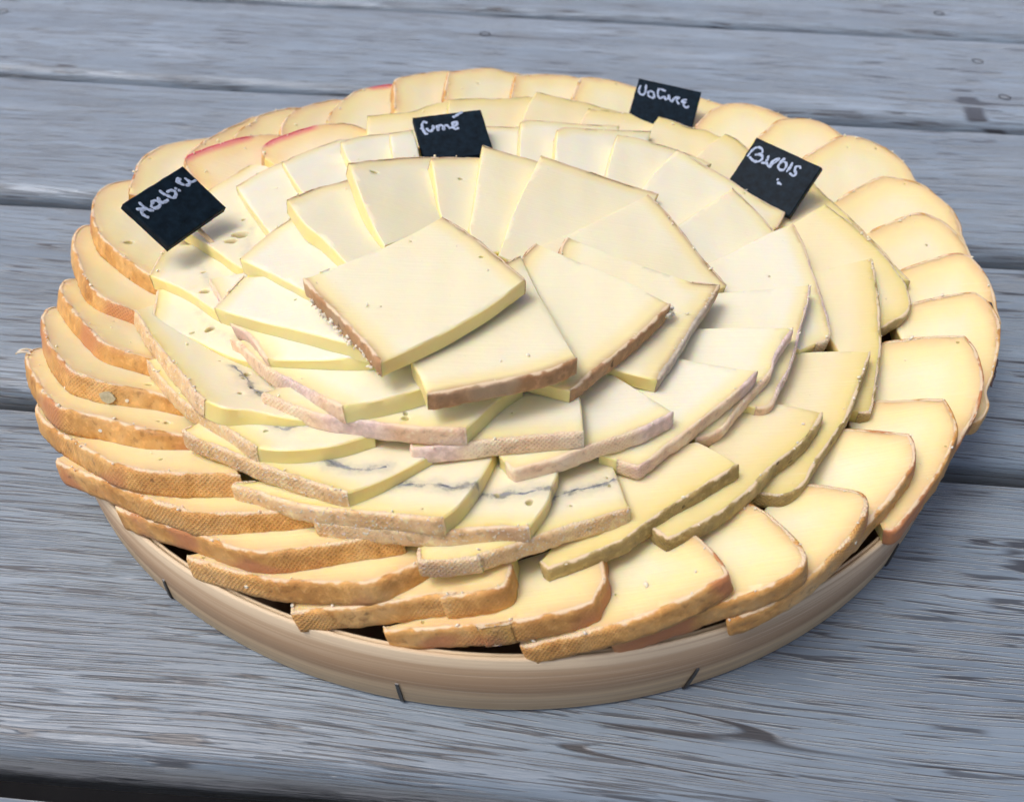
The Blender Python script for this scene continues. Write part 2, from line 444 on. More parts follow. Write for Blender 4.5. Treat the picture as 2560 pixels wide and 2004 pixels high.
# ------------------------------------------------------------------ cheese slices
SL = [
{'n':'O0','k':'O','o':[-0.11966,0.04336,0.03289],'g':[-0.2382,-0.1579],'t':6.3,'p':[[-7.4,-29.1,1],[-0.1,-28.7,1],[10.3,-38.9,0],[16.8,-21.0,0],[20.8,4.1,0],[17.9,26.2,0],[3.2,32.2,1],[1.5,30.4,1],[-2.9,25.4,1],[-7.1,19.3,1],[-10.0,13.5,1],[-11.6,6.4,1],[-12.2,-2.1,1],[-10.6,-13.3,1],[-8.5,-24.4,0]]},
{'n':'O1','k':'O','o':[-0.12401,0.00484,0.03433],'g':[-0.2351,-0.2612],'t':6.3,'p':[[-11.7,38.5,1],[-14.6,33.3,1],[-16.4,27.0,1],[-15.6,16.3,1],[-12.7,4.6,1],[-9.1,-4.6,1],[-3.7,-14.1,1],[2.1,-20.7,1],[10.0,-28.6,1],[15.8,-33.1,1],[25.7,-38.8,0],[25.5,-12.6,0],[4.8,32.8,0]],'h':[[4.9,-14.9,1.37,0.25]]},
{'n':'O2','k':'O','o':[-0.12447,-0.0171,0.0341],'g':[-0.2704,-0.3401],'t':6.3,'p':[[-12.7,31.4,1],[-14.9,29.0,1],[-15.7,25.0,1],[-14.8,18.6,1],[-12.0,9.4,1],[-8.7,2.3,1],[-3.2,-8.3,1],[1.9,-17.3,1],[5.9,-22.5,1],[10.0,-25.4,1],[17.5,-29.3,1],[23.9,-32.9,0],[20.7,-3.8,0],[2.0,23.8,0]]},
{'n':'O3','k':'O','o':[-0.11557,-0.04348,0.03593],'g':[-0.2424,-0.4947],'t':6.3,'p':[[-17.1,31.0,1],[-18.6,27.6,1],[-17.9,21.2,1],[-15.6,14.1,1],[-11.5,6.4,1],[-6.9,-1.0,1],[-1.3,-9.7,1],[4.4,-17.4,1],[9.5,-23.9,1],[15.1,-26.9,1],[21.3,-29.3,1],[26.8,-31.6,0],[16.9,8.7,0],[-5.1,30.8,0]]},
{'n':'O4','k':'O','o':[-0.11072,-0.06068,0.03757],'g':[-0.1738,-0.4638],'t':6.3,'p':[[-21.6,33.3,1],[-23.4,30.3,1],[-22.4,23.7,1],[-19.0,15.3,1],[-13.3,3.9,1],[-10.4,-1.2,1],[-6.6,-6.6,1],[-1.7,-13.1,1],[2.4,-17.7,1],[6.2,-19.5,1],[11.1,-21.7,1],[16.9,-22.5,1],[22.7,-23.3,1],[27.2,-24.3,1],[31.8,-26.1,0],[21.3,11.6,0],[-5.6,24.4,0],[-15.7,33.6,0]],'h':[[20.4,-18.7,0.82,0.35]],'mk':[['flake',12.0,-21.7],['fleck',17.2,-22.6]]},
{'n':'O5','k':'O','o':[-0.10564,-0.0766,0.03761],'g':[-0.0869,-0.4314],'t':6.3,'p':[[-25.4,28.6,1],[-26.8,26.1,1],[-25.8,21.6,1],[-22.6,15.5,1],[-18.0,8.2,1],[-12.7,0.8,1],[-7.2,-6.2,1],[-2.1,-11.3,1],[3.9,-13.6,1],[9.9,-15.2,1],[16.5,-18.1,1],[22.5,-19.9,1],[29.4,-20.8,1],[35.9,-21.5,0],[27.7,3.3,0],[-5.2,22.5,0]],'h':[[24.1,-14.9,0.73,0.35],[22.0,-14.6,0.42,0.25]],'mk':[['shred',-25.5,21.7],['shred',-26.1,24.1],['fleck',8.7,-14.9]]},
{'n':'O6','k':'O','o':[-0.09362,-0.09254,0.03731],'g':[0.0416,-0.373],'t':6.3,'p':[[-30.9,21.9,1],[-28.2,16.6,1],[-23.7,11.4,1],[-17.2,5.1,1],[-11.4,0.5,1],[-5.9,-3.9,1],[-0.2,-8.1,1],[4.1,-11.6,1],[9.1,-13.9,1],[15.3,-15.8,1],[23.6,-16.9,1],[31.6,-17.2,1],[35.6,-17.8,0],[24.4,4.2,0],[-3.3,22.0,0],[-22.9,23.7,0]]},
{'n':'O7','k':'O','o':[-0.0767,-0.10458,0.03632],'g':[0.0977,-0.2691],'t':6.3,'p':[[-34.2,12.8,1],[-33.4,11.4,1],[-28.7,8.2,1],[-22.7,4.9,1],[-16.8,1.6,1],[-9.2,-3.0,1],[-2.0,-6.9,1],[4.5,-9.9,1],[9.4,-12.2,1],[16.9,-12.6,1],[26.7,-12.9,1],[35.1,-12.6,1],[40.9,-11.6,0],[28.4,5.8,0],[9.4,13.2,0],[-24.3,23.6,0]]},
{'n':'O8','k':'O','o':[-0.05741,-0.11566,0.03586],'g':[0.1586,-0.2139],'t':6.3,'p':[[-35.9,11.5,1],[-34.6,9.8,1],[-26.1,5.2,1],[-17.8,1.3,1],[-11.5,-1.6,1],[-4.1,-5.6,1],[2.6,-8.7,1],[9.0,-9.7,1],[15.0,-9.4,1],[20.0,-8.8,1],[25.5,-8.1,1],[31.3,-7.5,1],[36.4,-6.9,0],[23.6,6.9,0],[-4.9,15.1,0],[-28.5,16.6,0]]},
{'n':'O9','k':'O','o':[-0.04043,-0.12364,0.03431],'g':[0.1756,-0.231],'t':6.3,'p':[[-31.9,5.4,1],[-31.4,4.5,1],[-25.4,1.7,1],[-17.9,-1.5,1],[-10.8,-4.2,1],[-4.2,-5.9,1],[6.2,-7.4,1],[13.4,-7.9,1],[17.8,-6.2,1],[22.8,-3.1,1],[25.0,-1.3,1],[28.3,3.6,0],[14.7,11.5,0],[-6.7,11.0,0]],'mk':[['fleck',-15.5,-2.5]]},
{'n':'O10','k':'O','o':[-0.01741,-0.12936,0.03441],'g':[0.2667,-0.1636],'t':6.3,'p':[[-29.1,0.8,1],[-28.5,-3.0,1],[-22.4,-3.3,1],[-13.9,-3.8,1],[-5.8,-3.7,1],[2.2,-3.3,1],[8.2,-3.4,1],[4.9,-4.3,1],[12.7,-4.1,1],[17.0,-3.4,1],[18.8,-2.2,1],[19.2,0.0,1],[19.6,3.1,0],[19.9,7.3,0],[3.0,10.4,0],[-7.8,7.8,0],[-18.0,5.1,0]]},
{'n':'O11','k':'O','o':[0.00249,-0.1315,0.0335],'g':[0.2764,-0.1408],'t':6.3,'p':[[-28.7,-3.0,1],[-27.8,-4.3,1],[-22.8,-4.7,1],[-14.9,-5.3,1],[-7.2,-5.8,1],[-0.1,-6.2,1],[-7.7,-6.3,1],[0.1,-6.0,1],[7.8,-5.3,1],[13.6,-4.3,1],[16.8,-3.3,1],[18.1,-0.2,1],[19.3,2.6,1],[19.0,6.8,1],[19.0,11.0,0],[17.9,15.7,0],[3.4,11.7,0],[-13.1,7.5,0],[-12.8,-0.6,0]]},
{'n':'O12','k':'O','o':[0.02771,-0.12889,0.03467],'g':[0.3743,-0.0969],'t':6.3,'p':[[-24.9,-8.3,1],[-24.8,-9.8,1],[-21.6,-9.9,1],[-14.4,-9.3,1],[-6.5,-8.6,1],[1.3,-7.4,1],[7.1,-5.9,1],[13.0,-3.9,1],[17.0,-2.1,1],[19.5,-0.7,1],[19.1,1.7,1],[17.3,5.9,1],[14.7,10.4,1],[12.5,12.5,0],[9.2,16.9,0],[-5.7,14.1,0],[-14.4,5.5,0],[-18.5,-1.0,0]]},
{'n':'O13','k':'O','o':[0.04612,-0.12365,0.03454],'g':[0.3199,0.0197],'t':6.3,'p':[[-22.9,-11.1,1],[-24.0,-13.3,1],[-17.5,-12.0,1],[-9.1,-10.1,1],[-3.5,-8.7,1],[2.4,-7.6,1],[10.2,-5.8,1],[16.4,-3.0,1],[18.3,-0.3,1],[18.0,2.8,1],[16.2,7.0,1],[13.0,12.6,1],[8.9,16.9,0],[4.7,19.6,0],[-6.5,14.5,0],[-9.8,3.6,0],[-14.8,-4.9,0]]},
{'n':'O14','k':'O','o':[0.06712,-0.11451,0.0343],'g':[0.2897,0.0211],'t':6.3,'p':[[-18.8,-12.7,1],[-19.6,-17.7,1],[-16.4,-16.9,1],[-10.2,-14.7,1],[-3.9,-11.8,1],[1.1,-8.4,1],[4.0,-6.0,1],[8.4,-2.4,1],[11.8,1.4,1],[14.2,5.1,1],[15.2,8.2,1],[14.7,9.8,1],[11.8,11.7,1],[6.8,13.8,1],[3.0,15.2,0],[-2.2,15.5,0],[-7.3,9.1,0],[-12.5,0.7,0]],'mk':[['fleck',11.9,-1.0]]},
{'n':'O15','k':'O','o':[0.08501,-0.09631,0.03508],'g':[0.3292,0.172],'t':6.3,'p':[[-14.7,-13.4,1],[-12.1,-19.4,1],[-7.8,-16.8,1],[-2.6,-12.3,1],[3.4,-7.4,1],[8.0,-2.9,1],[11.2,0.5,1],[12.8,4.3,1],[13.1,7.4,1],[12.8,9.2,1],[10.2,10.3,1],[3.2,12.9,1],[-1.9,14.4,0],[-8.2,15.0,0],[-10.6,4.3,0],[-16.8,-6.0,0]]},
{'n':'O16','k':'O','o':[0.09948,-0.08633,0.03364],'g':[0.2896,0.0952],'t':6.3,'p':[[-11.5,-20.7,1],[-9.6,-21.0,1],[-5.6,-17.8,1],[-1.1,-13.3,1],[2.7,-9.4,1],[6.0,-5.6,1],[9.8,-0.3,1],[12.3,4.0,1],[13.0,8.8,1],[12.8,12.7,1],[12.6,14.1,1],[7.1,15.3,1],[1.4,16.3,1],[-3.7,17.2,0],[-10.7,17.4,0],[-11.9,4.5,0],[-11.2,-8.4,0],[-12.4,-13.8,0]]},
{'n':'O17','k':'O','o':[0.11418,-0.06386,0.03417],'g':[0.2118,0.2452],'t':6.3,'p':[[-4.1,-17.8,1],[-3.5,-20.6,1],[-0.5,-17.1,1],[2.9,-13.0,1],[7.0,-8.1,1],[4.3,-11.8,1],[7.9,-6.3,1],[11.0,0.5,1],[12.2,5.6,1],[12.2,11.0,1],[11.1,15.7,1],[4.0,16.6,1],[-4.6,16.9,1],[-10.3,16.9,0],[-18.0,15.9,0],[-18.7,3.4,0],[-13.0,-7.9,0]]},
{'n':'O18','k':'O','o':[0.12843,-0.0446,0.03394],'g':[0.1737,0.2056],'t':6.3,'p':[[-5.9,-25.7,1],[-3.9,-25.0,1],[-1.9,-23.1,1],[-0.4,-20.7,1],[0.1,-16.7,1],[3.3,-11.6,1],[5.6,-6.7,1],[7.9,-2.0,1],[9.7,2.8,1],[10.7,6.9,1],[10.7,10.9,1],[9.7,15.0,1],[7.8,18.1,1],[5.8,18.3,1],[-0.9,17.8,1],[-6.1,17.1,1],[-10.7,16.2,0],[-16.5,15.2,0],[-16.2,3.3,0],[-8.7,-10.1,0]],'mk':[['crack',5.1,-7.8],['crack',3.4,-11.2],['crack',11.9,13.8]]},
{'n':'O19','k':'O','o':[0.13453,-0.01747,0.03462],'g':[0.1068,0.3144],'t':6.3,'p':[[7.3,-17.4,1],[9.2,-14.6,1],[9.5,-10.1,1],[9.9,-5.9,1],[10.1,-1.6,1],[9.5,2.8,1],[8.1,6.9,1],[6.4,10.2,1],[4.3,11.3,1],[1.1,11.1,1],[-4.4,9.9,1],[-10.1,8.2,1],[-15.1,6.4,0],[-20.4,4.6,0],[-18.5,-6.4,0],[-7.0,-15.6,0]]},
{'n':'O20','k':'O','o':[0.13261,0.00239,0.03458],'g':[0.0311,0.3775],'t':6.3,'p':[[12.6,-17.5,1],[13.2,-13.2,1],[13.2,-7.9,1],[12.7,-2.2,1],[12.1,1.0,1],[10.0,5.5,1],[7.1,9.5,1],[3.8,12.0,1],[-0.5,13.3,1],[-6.6,11.1,1],[-12.0,8.6,1],[-17.0,5.9,0],[-24.2,2.4,0],[-18.6,-8.8,0],[-5.9,-19.7,0]]},
{'n':'O21','k':'O','o':[0.13079,0.02329,0.0343],'g':[0.0073,0.3128],'t':6.3,'p':[[15.2,-22.0,1],[18.3,-15.2,1],[18.2,-8.3,1],[18.5,-6.4,1],[17.0,2.1,1],[13.2,7.8,1],[9.1,12.5,1],[3.3,14.6,1],[-3.3,15.7,1],[-6.4,14.4,1],[-14.7,9.3,1],[-21.0,4.6,0],[-30.3,-1.3,0],[-26.0,-9.6,0],[-11.1,-18.2,0]]},
{'n':'O22','k':'O','o':[0.12553,0.05232,0.03471],'g':[-0.1116,0.2811],'t':6.3,'p':[[23.5,-17.5,1],[22.5,-9.9,1],[19.3,-4.0,1],[17.5,3.0,1],[13.5,9.0,1],[7.9,13.1,1],[1.9,15.3,1],[-4.4,15.3,1],[-7.8,13.7,1],[-15.0,7.3,1],[-22.0,0.9,0],[-32.3,-9.6,0],[-24.3,-18.4,0],[-0.3,-18.3,0]]},
{'n':'O23','k':'O','o':[0.10737,0.0696,0.03441],'g':[-0.1119,0.2717],'t':6.3,'p':[[26.0,-3.5,1],[23.2,3.0,1],[17.3,7.0,1],[15.6,8.7,1],[10.8,12.3,1],[4.5,13.8,1],[-4.9,12.3,1],[-8.3,10.6,1],[-13.5,4.2,1],[-18.5,-1.6,0],[-29.1,-15.0,0],[-24.1,-28.8,0],[1.0,-23.0,0]]},
{'n':'O24','k':'O','o':[0.08818,0.0838,0.03332],'g':[-0.1264,0.2537],'t':6.3,'p':[[30.7,-2.4,1],[25.0,4.8,1],[19.4,8.8,1],[14.2,11.2,1],[7.6,13.2,1],[0.9,13.6,1],[-6.0,11.7,1],[-11.7,7.5,1],[-16.0,1.9,1],[-19.7,-4.0,0],[-29.5,-20.0,0],[-20.4,-26.1,0],[5.6,-20.1,0]]},
{'n':'O25','k':'O','o':[0.07153,0.09811,0.03178],'g':[-0.1342,0.2271],'t':6.3,'p':[[22.7,1.1,1],[16.8,4.8,1],[11.5,7.2,1],[11.6,7.6,1],[2.4,9.7,1],[-5.9,10.8,1],[-10.4,10.3,1],[-13.9,6.9,1],[-17.8,-4.1,0],[-23.0,-18.5,0],[-9.2,-22.2,0],[15.1,-13.5,0]]},
{'n':'O26','k':'O','o':[0.04131,0.10906,0.032],'g':[-0.1909,0.1864],'t':6.3,'p':[[30.3,4.9,1],[22.7,8.0,1],[12.6,9.5,1],[7.5,9.9,1],[-1.7,11.0,1],[-10.3,10.0,1],[-15.7,8.4,1],[-17.5,1.5,1],[-19.2,-6.9,0],[-22.2,-20.0,0],[-5.5,-22.0,0],[19.1,-14.2,0]]},
{'n':'O27','k':'O','o':[0.01519,0.11509,0.03174],'g':[-0.2314,0.1461],'t':6.3,'p':[[30.5,11.2,1],[22.6,14.0,1],[10.0,13.6,1],[3.3,12.7,1],[-4.4,9.9,1],[-11.9,6.1,1],[-16.6,3.2,1],[-17.1,-4.8,1],[-17.5,-12.5,0],[-18.7,-25.0,0],[-2.5,-20.1,0],[22.3,-8.4,0]]},
{'n':'O28','k':'O','o':[-0.01039,0.11862,0.03162],'g':[-0.2881,0.091],'t':6.3,'p':[[23.6,14.1,1],[15.5,16.3,1],[7.6,14.3,1],[11.0,15.8,1],[6.6,14.6,1],[-1.4,13.1,1],[-11.1,6.3,1],[-19.0,-0.3,1],[-18.9,-11.5,1],[-18.8,-21.5,0],[-18.9,-30.2,0],[-1.9,-23.5,0],[25.7,-7.5,0]]},
{'n':'O29','k':'O','o':[-0.03524,0.11081,0.03156],'g':[-0.3083,0.0285],'t':6.3,'p':[[21.8,19.8,1],[14.1,23.9,1],[5.3,22.6,1],[-3.5,14.9,1],[-9.9,8.2,1],[-15.4,0.0,1],[-14.4,-10.0,1],[-12.9,-22.1,0],[-11.6,-29.9,0],[3.6,-23.2,0],[23.0,-4.4,0]]},
{'n':'O30','k':'O','o':[-0.05796,0.09814,0.03079],'g':[-0.281,0.0394],'t':6.3,'p':[[24.2,17.2,1],[16.2,25.5,1],[5.7,22.1,1],[-1.6,15.5,1],[-7.4,8.5,1],[-11.3,-0.8,1],[-14.3,-11.8,1],[-14.9,-19.8,0],[-14.9,-28.5,0],[-0.9,-25.8,0],[19.1,-2.2,0]],'rd':[[5.6,22.0],[-1.6,15.5]]},
{'n':'O31','k':'O','o':[-0.07685,0.0874,0.03044],'g':[-0.391,-0.0369],'t':6.3,'p':[[20.8,23.2,1],[12.7,26.5,1],[3.1,20.3,1],[-2.2,13.4,1],[-6.2,6.5,1],[-9.6,-0.7,1],[-11.9,-10.0,1],[-12.1,-17.3,1],[-11.0,-23.2,0],[-8.3,-30.5,0],[4.6,-15.6,0],[20.2,7.3,0]]},
{'n':'O32','k':'O','o':[-0.09352,0.07958,0.03109],'g':[-0.4152,-0.0003],'t':6.3,'p':[[19.7,18.9,1],[11.5,23.4,1],[3.1,17.1,1],[-0.6,12.1,1],[-4.8,5.4,1],[-6.4,2.3,1],[-7.3,-3.3,1],[-9.9,-11.1,1],[-11.1,-18.6,0],[-11.5,-27.5,0],[1.4,-18.5,0],[15.9,0.0,0]]},
{'n':'O33','k':'O','o':[-0.10623,0.06749,0.0314],'g':[-0.4423,-0.0417],'t':6.3,'p':[[17.8,26.6,1],[10.4,27.3,1],[3.5,22.5,1],[-0.5,13.0,1],[-3.4,6.2,1],[-5.8,-1.9,1],[-7.6,-6.5,1],[-9.5,-13.8,1],[-11.0,-22.4,0],[-8.4,-31.6,0],[0.8,-19.7,0],[13.7,0.5,0]]},
{'n':'R2','k':'R','o':[-0.07311,0.05468,0.03783],'g':[-0.1703,0.0691],'t':6.3,'p':[[-10.3,-17.7,0],[-3.3,-22.6,0],[10.2,-7.5,0],[20.4,9.0,0],[17.1,14.0,1],[12.9,15.6,1],[8.6,15.6,1],[2.5,13.0,1],[-3.2,8.6,1],[-10.1,1.1,1],[-14.8,-5.2,1],[-15.8,-9.3,1],[-14.2,-14.6,0]],'rd':[[-14.8,-5.2],[-3.2,8.6]]},
{'n':'R1','k':'R','o':[-0.09843,0.04255,0.03688],'g':[-0.2867,0.1265],'t':6.3,'p':[[-3.0,-19.8,0],[3.3,-18.9,0],[17.4,-7.3,0],[21.7,14.1,0],[15.0,20.2,1],[10.9,19.7,1],[4.9,16.9,1],[-2.9,10.4,1],[-6.9,5.7,1],[-10.7,0.9,1],[-14.3,-4.3,1],[-15.0,-7.3,1],[-11.9,-12.9,1],[-8.3,-17.2,0]],'rd':[[-14.3,-4.3],[-0.0,12.9]]},
{'n':'M1','k':'M','o':[-0.08848,0.00107,0.04173],'g':[0.0706,-0.1529],'t':4.62,'p':[[-5.2,42.1,1],[-9.3,30.3,1],[-12.9,19.7,1],[-16.8,8.5,1],[-20.3,-2.2,0],[-7.0,-16.4,0],[4.2,-28.3,0],[14.5,-39.3,0],[27.2,-45.7,0],[23.2,-7.0,0],[2.4,38.4,0]],'v0':[[10.1,-1.5],[10.2,-12.8],[10.9,-21.0],[13.2,-27.4],[12.6,-32.7]],'h':[[7.8,-17.2,2.25,1.0],[6.3,-21.5,1.72,0.8],[5.6,-6.0,0.83,0.5],[11.4,-40.5,0.67,0.4]]},
{'n':'M2','k':'M','o':[-0.08835,-0.03675,0.04387],'g':[0.1175,-0.1482],'t':4.62,'p':[[-17.2,23.3,1],[-16.2,12.6,1],[-15.3,4.2,0],[-7.4,-1.7,0],[1.2,-8.9,0],[11.8,-19.5,0],[25.5,-28.1,0],[21.0,-5.8,0],[-3.4,23.8,0]],'v0':[[-2.8,9.8],[1.9,2.6],[5.3,-4.2],[6.9,-3.0],[9.1,-1.3]],'h':[[5.1,-8.1,1.33,0.8],[0.8,3.8,0.66,0.5]]},
{'n':'M3','k':'M','o':[-0.08178,-0.05589,0.04393],'g':[0.1514,-0.1016],'t':4.62,'p':[[-19.3,20.0,1],[-16.9,11.2,1],[-14.9,3.3,0],[-8.0,-2.1,0],[-0.8,-7.0,0],[13.4,-17.5,0],[24.2,-22.9,0],[29.5,-13.9,0],[3.9,7.0,0],[-11.2,22.0,0]],'v0':[[-3.9,7.7],[1.8,-1.3],[6.6,-5.2],[11.8,-9.0],[16.5,-13.4]],'h':[[3.6,-3.8,1.23,0.8],[-0.9,-4.7,0.69,0.4]]},
{'n':'M4','k':'M','o':[-0.0734,-0.07671,0.0483],'g':[-0.1426,-0.3969],'t':4.62,'p':[[-27.7,30.9,1],[-22.3,21.3,1],[-18.9,15.1,1],[-14.7,8.2,1],[-9.1,-0.7,1],[-3.2,-9.1,1],[1.5,-16.2,1],[5.2,-21.1,0],[9.7,-23.6,0],[15.0,-23.6,0],[24.3,-25.0,0],[31.5,-25.0,0],[30.0,-3.1,0],[2.4,30.1,0],[-23.7,41.8,0]],'v':[[6.1,0.6],[9.8,-4.7],[13.3,-11.4],[15.8,-14.1],[20.9,-17.2]],'h':[[13.0,-11.0,0.6,0.9],[14.9,-13.4,0.37,0.9],[10.0,-6.3,0.53,0.7],[11.3,-15.0,0.65,0.4],[10.3,-3.4,1.08,0.6],[2.1,2.6,0.39,0.3]]},
{'n':'M5','k':'M','o':[-0.05615,-0.09468,0.05045],'g':[0.035,-0.2063],'t':4.62,'p':[[-35.0,23.3,1],[-26.3,12.2,1],[-19.3,4.5,1],[-10.9,-2.6,1],[-4.5,-7.8,1],[3.0,-14.3,0],[8.3,-15.0,0],[11.8,-14.8,0],[15.2,-14.3,0],[19.9,-13.1,0],[27.4,-9.1,0],[24.5,2.5,0],[11.6,9.7,0],[-0.3,11.8,0],[-25.3,27.0,0]],'v':[[-0.4,-1.1],[3.5,-4.7],[5.7,-6.0],[7.8,-7.3],[9.7,-6.0],[13.1,-4.7]],'h':[[3.3,-7.9,0.58,0.3]]},
{'n':'M6','k':'M','o':[-0.04579,-0.105,0.04937],'g':[0.0316,-0.1719],'t':4.62,'p':[[-26.4,8.5,1],[-27.7,6.9,1],[-25.5,4.8,1],[-16.7,0.1,1],[-10.1,-3.8,1],[-2.0,-7.8,1],[5.8,-11.3,1],[13.5,-14.5,0],[17.7,-12.1,0],[21.9,-8.9,0],[25.4,-5.8,0],[29.7,-1.8,0],[13.2,16.9,0],[0.9,12.1,0],[-19.6,16.7,0]],'v':[[2.1,-2.1],[5.2,-3.2],[6.3,-3.5],[9.9,-5.2],[8.1,-5.1],[11.9,-6.5],[16.8,-6.7],[20.9,-5.9]]},
{'n':'M7','k':'M','o':[-0.0306,-0.11404,0.04761],'g':[0.1113,-0.1871],'t':4.62,'p':[[-24.5,4.1,1],[-29.0,4.0,1],[-29.3,3.0,1],[-24.8,1.1,1],[-19.2,-1.7,1],[-12.5,-4.6,1],[-4.1,-6.8,1],[7.8,-8.9,1],[16.1,-10.6,1],[18.7,-10.8,0],[21.4,-7.6,0],[24.1,-2.1,0],[26.2,3.6,0],[28.4,11.3,0],[12.6,15.4,0],[-11.9,10.5,0]],'v':[[6.6,0.0],[8.3,0.6],[12.3,0.1],[15.9,-0.1],[19.6,-1.5],[22.0,-1.2],[25.1,-0.2]]},
{'n':'M8','k':'M','o':[-0.00897,-0.11723,0.04652],'g':[0.0916,-0.1233],'t':4.62,'p':[[-30.9,-0.8,1],[-31.1,-3.3,1],[-26.3,-4.3,1],[-14.3,-6.2,1],[-4.1,-7.4,1],[3.5,-6.9,1],[9.1,-6.8,1],[14.2,-7.0,0],[15.9,-4.0,0],[18.2,0.6,0],[19.1,4.5,0],[20.5,11.5,0],[14.5,21.4,0],[-8.2,8.8,0]],'v':[[3.9,3.2],[6.1,2.8],[7.3,2.2],[9.3,3.2],[11.7,3.3],[14.9,3.8],[18.8,4.5]],'h':[[14.2,0.4,0.91,0.7],[7.2,2.7,0.64,0.6]]},
{'n':'M9','k':'M','o':[0.00752,-0.11786,0.0442],'g':[0.0881,-0.1299],'t':4.62,'p':[[-25.2,-8.1,1],[-24.6,-11.8,1],[-19.0,-11.9,1],[-12.2,-10.9,1],[-12.9,-10.6,1],[-5.4,-7.9,1],[0.2,-5.5,1],[6.0,-3.0,1],[11.9,-1.0,1],[15.8,0.5,1],[19.3,1.6,0],[18.6,4.1,0],[18.0,8.2,0],[16.6,15.6,0],[14.5,25.5,0],[-1.9,18.4,0],[-19.7,-3.3,0]],'v':[[2.1,5.3],[4.3,6.0],[7.9,7.6],[11.6,8.5],[15.3,10.3],[17.6,11.7]],'h':[[6.7,3.0,0.36,0.3],[15.0,11.6,0.37,0.3]]},
{'n':'B1','k':'B','o':[0.03076,-0.11237,0.04249],'g':[0.1897,-0.0346],'t':4.62,'p':[[-23.3,-13.0,1],[-21.7,-15.1,1],[-16.5,-13.5,1],[-11.0,-11.5,1],[-5.4,-9.1,1],[-3.0,-7.2,1],[0.8,-4.3,1],[7.2,0.0,1],[13.6,4.1,1],[21.6,9.1,0],[20.0,10.9,0],[16.5,14.8,0],[13.5,17.6,0],[0.6,16.2,0],[-12.9,1.0,0]]},
{'n':'B2','k':'B','o':[0.05614,-0.0993,0.04175],'g':[0.1072,-0.0593],'t':4.62,'p':[[-24.3,-17.6,1],[-21.1,-20.9,1],[-17.4,-19.2,1],[-13.2,-16.6,1],[-8.8,-13.9,1],[-4.7,-10.5,1],[0.1,-6.2,1],[4.2,-1.4,1],[7.0,1.3,1],[11.1,4.6,1],[15.1,8.8,1],[18.4,13.3,1],[20.4,16.7,0],[16.5,18.5,0],[11.7,20.5,0],[5.2,22.2,0],[-6.8,9.8,0],[-13.4,-9.3,0]]},
{'n':'B3','k':'B','o':[0.07446,-0.08351,0.03915],'g':[0.1228,0.025],'t':4.62,'p':[[-18.8,-19.6,1],[-14.5,-20.4,1],[-10.8,-20.9,1],[-7.6,-19.6,1],[-5.2,-17.3,1],[-2.4,-13.0,1],[0.8,-8.6,1],[5.2,-3.1,1],[8.7,1.5,1],[12.3,8.0,1],[15.7,14.8,1],[20.8,24.9,0],[14.7,25.8,0],[7.5,26.1,0],[-2.3,26.6,0],[-10.5,5.4,0],[-13.4,-10.7,0]]},
{'n':'B4','k':'B','o':[0.0965,-0.04284,0.03977],'g':[0.0742,0.1017],'t':4.62,'p':[[-9.7,-31.9,0],[-7.4,-32.6,1],[-4.5,-32.6,1],[-2.4,-27.2,1],[-0.4,-21.6,1],[2.8,-12.8,1],[4.6,-7.0,1],[5.8,-1.2,1],[7.3,5.8,1],[8.4,11.5,1],[9.8,20.5,1],[10.6,25.6,0],[10.0,26.1,0],[3.7,24.2,0],[-1.7,22.6,0],[-7.0,21.3,0],[-11.0,19.0,0],[-11.2,1.9,0],[-7.8,-11.7,0]]},
{'n':'B5','k':'B','o':[0.10505,-0.01379,0.03924],'g':[0.0552,0.1204],'t':4.62,'p':[[-0.4,-27.3,1],[4.3,-24.3,1],[8.4,-21.3,1],[10.2,-18.2,1],[10.8,-13.4,1],[11.0,-8.9,1],[10.0,-4.9,1],[8.9,0.4,1],[7.3,5.2,1],[5.1,10.7,1],[2.6,16.9,1],[-1.3,22.8,1],[-4.3,27.9,0],[-10.3,23.7,0],[-16.2,19.2,0],[-21.1,15.4,0],[-17.4,-3.1,0],[-7.4,-20.6,0]]},
{'n':'B6','k':'B','o':[0.10477,0.01004,0.03673],'g':[0.0871,0.0587],'t':4.62,'p':[[15.0,-28.8,1],[13.2,-22.8,1],[11.3,-15.4,1],[8.9,-7.0,1],[5.3,3.6,1],[1.0,14.9,1],[-1.8,23.4,1],[-3.4,30.3,0],[-12.9,22.2,0],[-21.8,9.5,0],[-16.6,-5.2,0],[1.9,-24.8,0]]},
{'n':'B7','k':'B','o':[0.07913,0.0471,0.03624],'g':[-0.1249,0.1432],'t':4.62,'p':[[19.8,-9.4,1],[15.1,-1.3,1],[10.9,3.4,1],[6.8,9.4,1],[1.5,16.9,1],[-2.6,18.9,0],[-9.0,12.0,0],[-15.3,3.1,0],[-21.6,-7.4,0],[-11.2,-20.3,0],[5.5,-25.4,0]]},
{'n':'B8','k':'B','o':[0.06592,0.06838,0.03598],'g':[-0.1238,0.1046],'t':4.62,'p':[[20.3,-2.8,1],[16.3,0.8,1],[9.9,4.0,1],[5.2,6.9,1],[-0.8,7.0,1],[-5.6,9.4,1],[-12.3,11.2,0],[-15.5,4.1,0],[-18.8,-4.7,0],[-8.1,-18.2,0],[9.4,-17.8,0]]},
{'n':'B9','k':'B','o':[0.0432,0.07852,0.03592],'g':[-0.1603,0.1112],'t':4.62,'p':[[23.5,5.4,1],[19.0,7.2,1],[10.2,7.3,1],[0.1,7.0,1],[-9.3,6.1,1],[-16.2,5.5,0],[-18.9,-2.9,0],[-20.6,-13.4,0],[-5.4,-12.6,0],[17.5,-9.6,0]]},
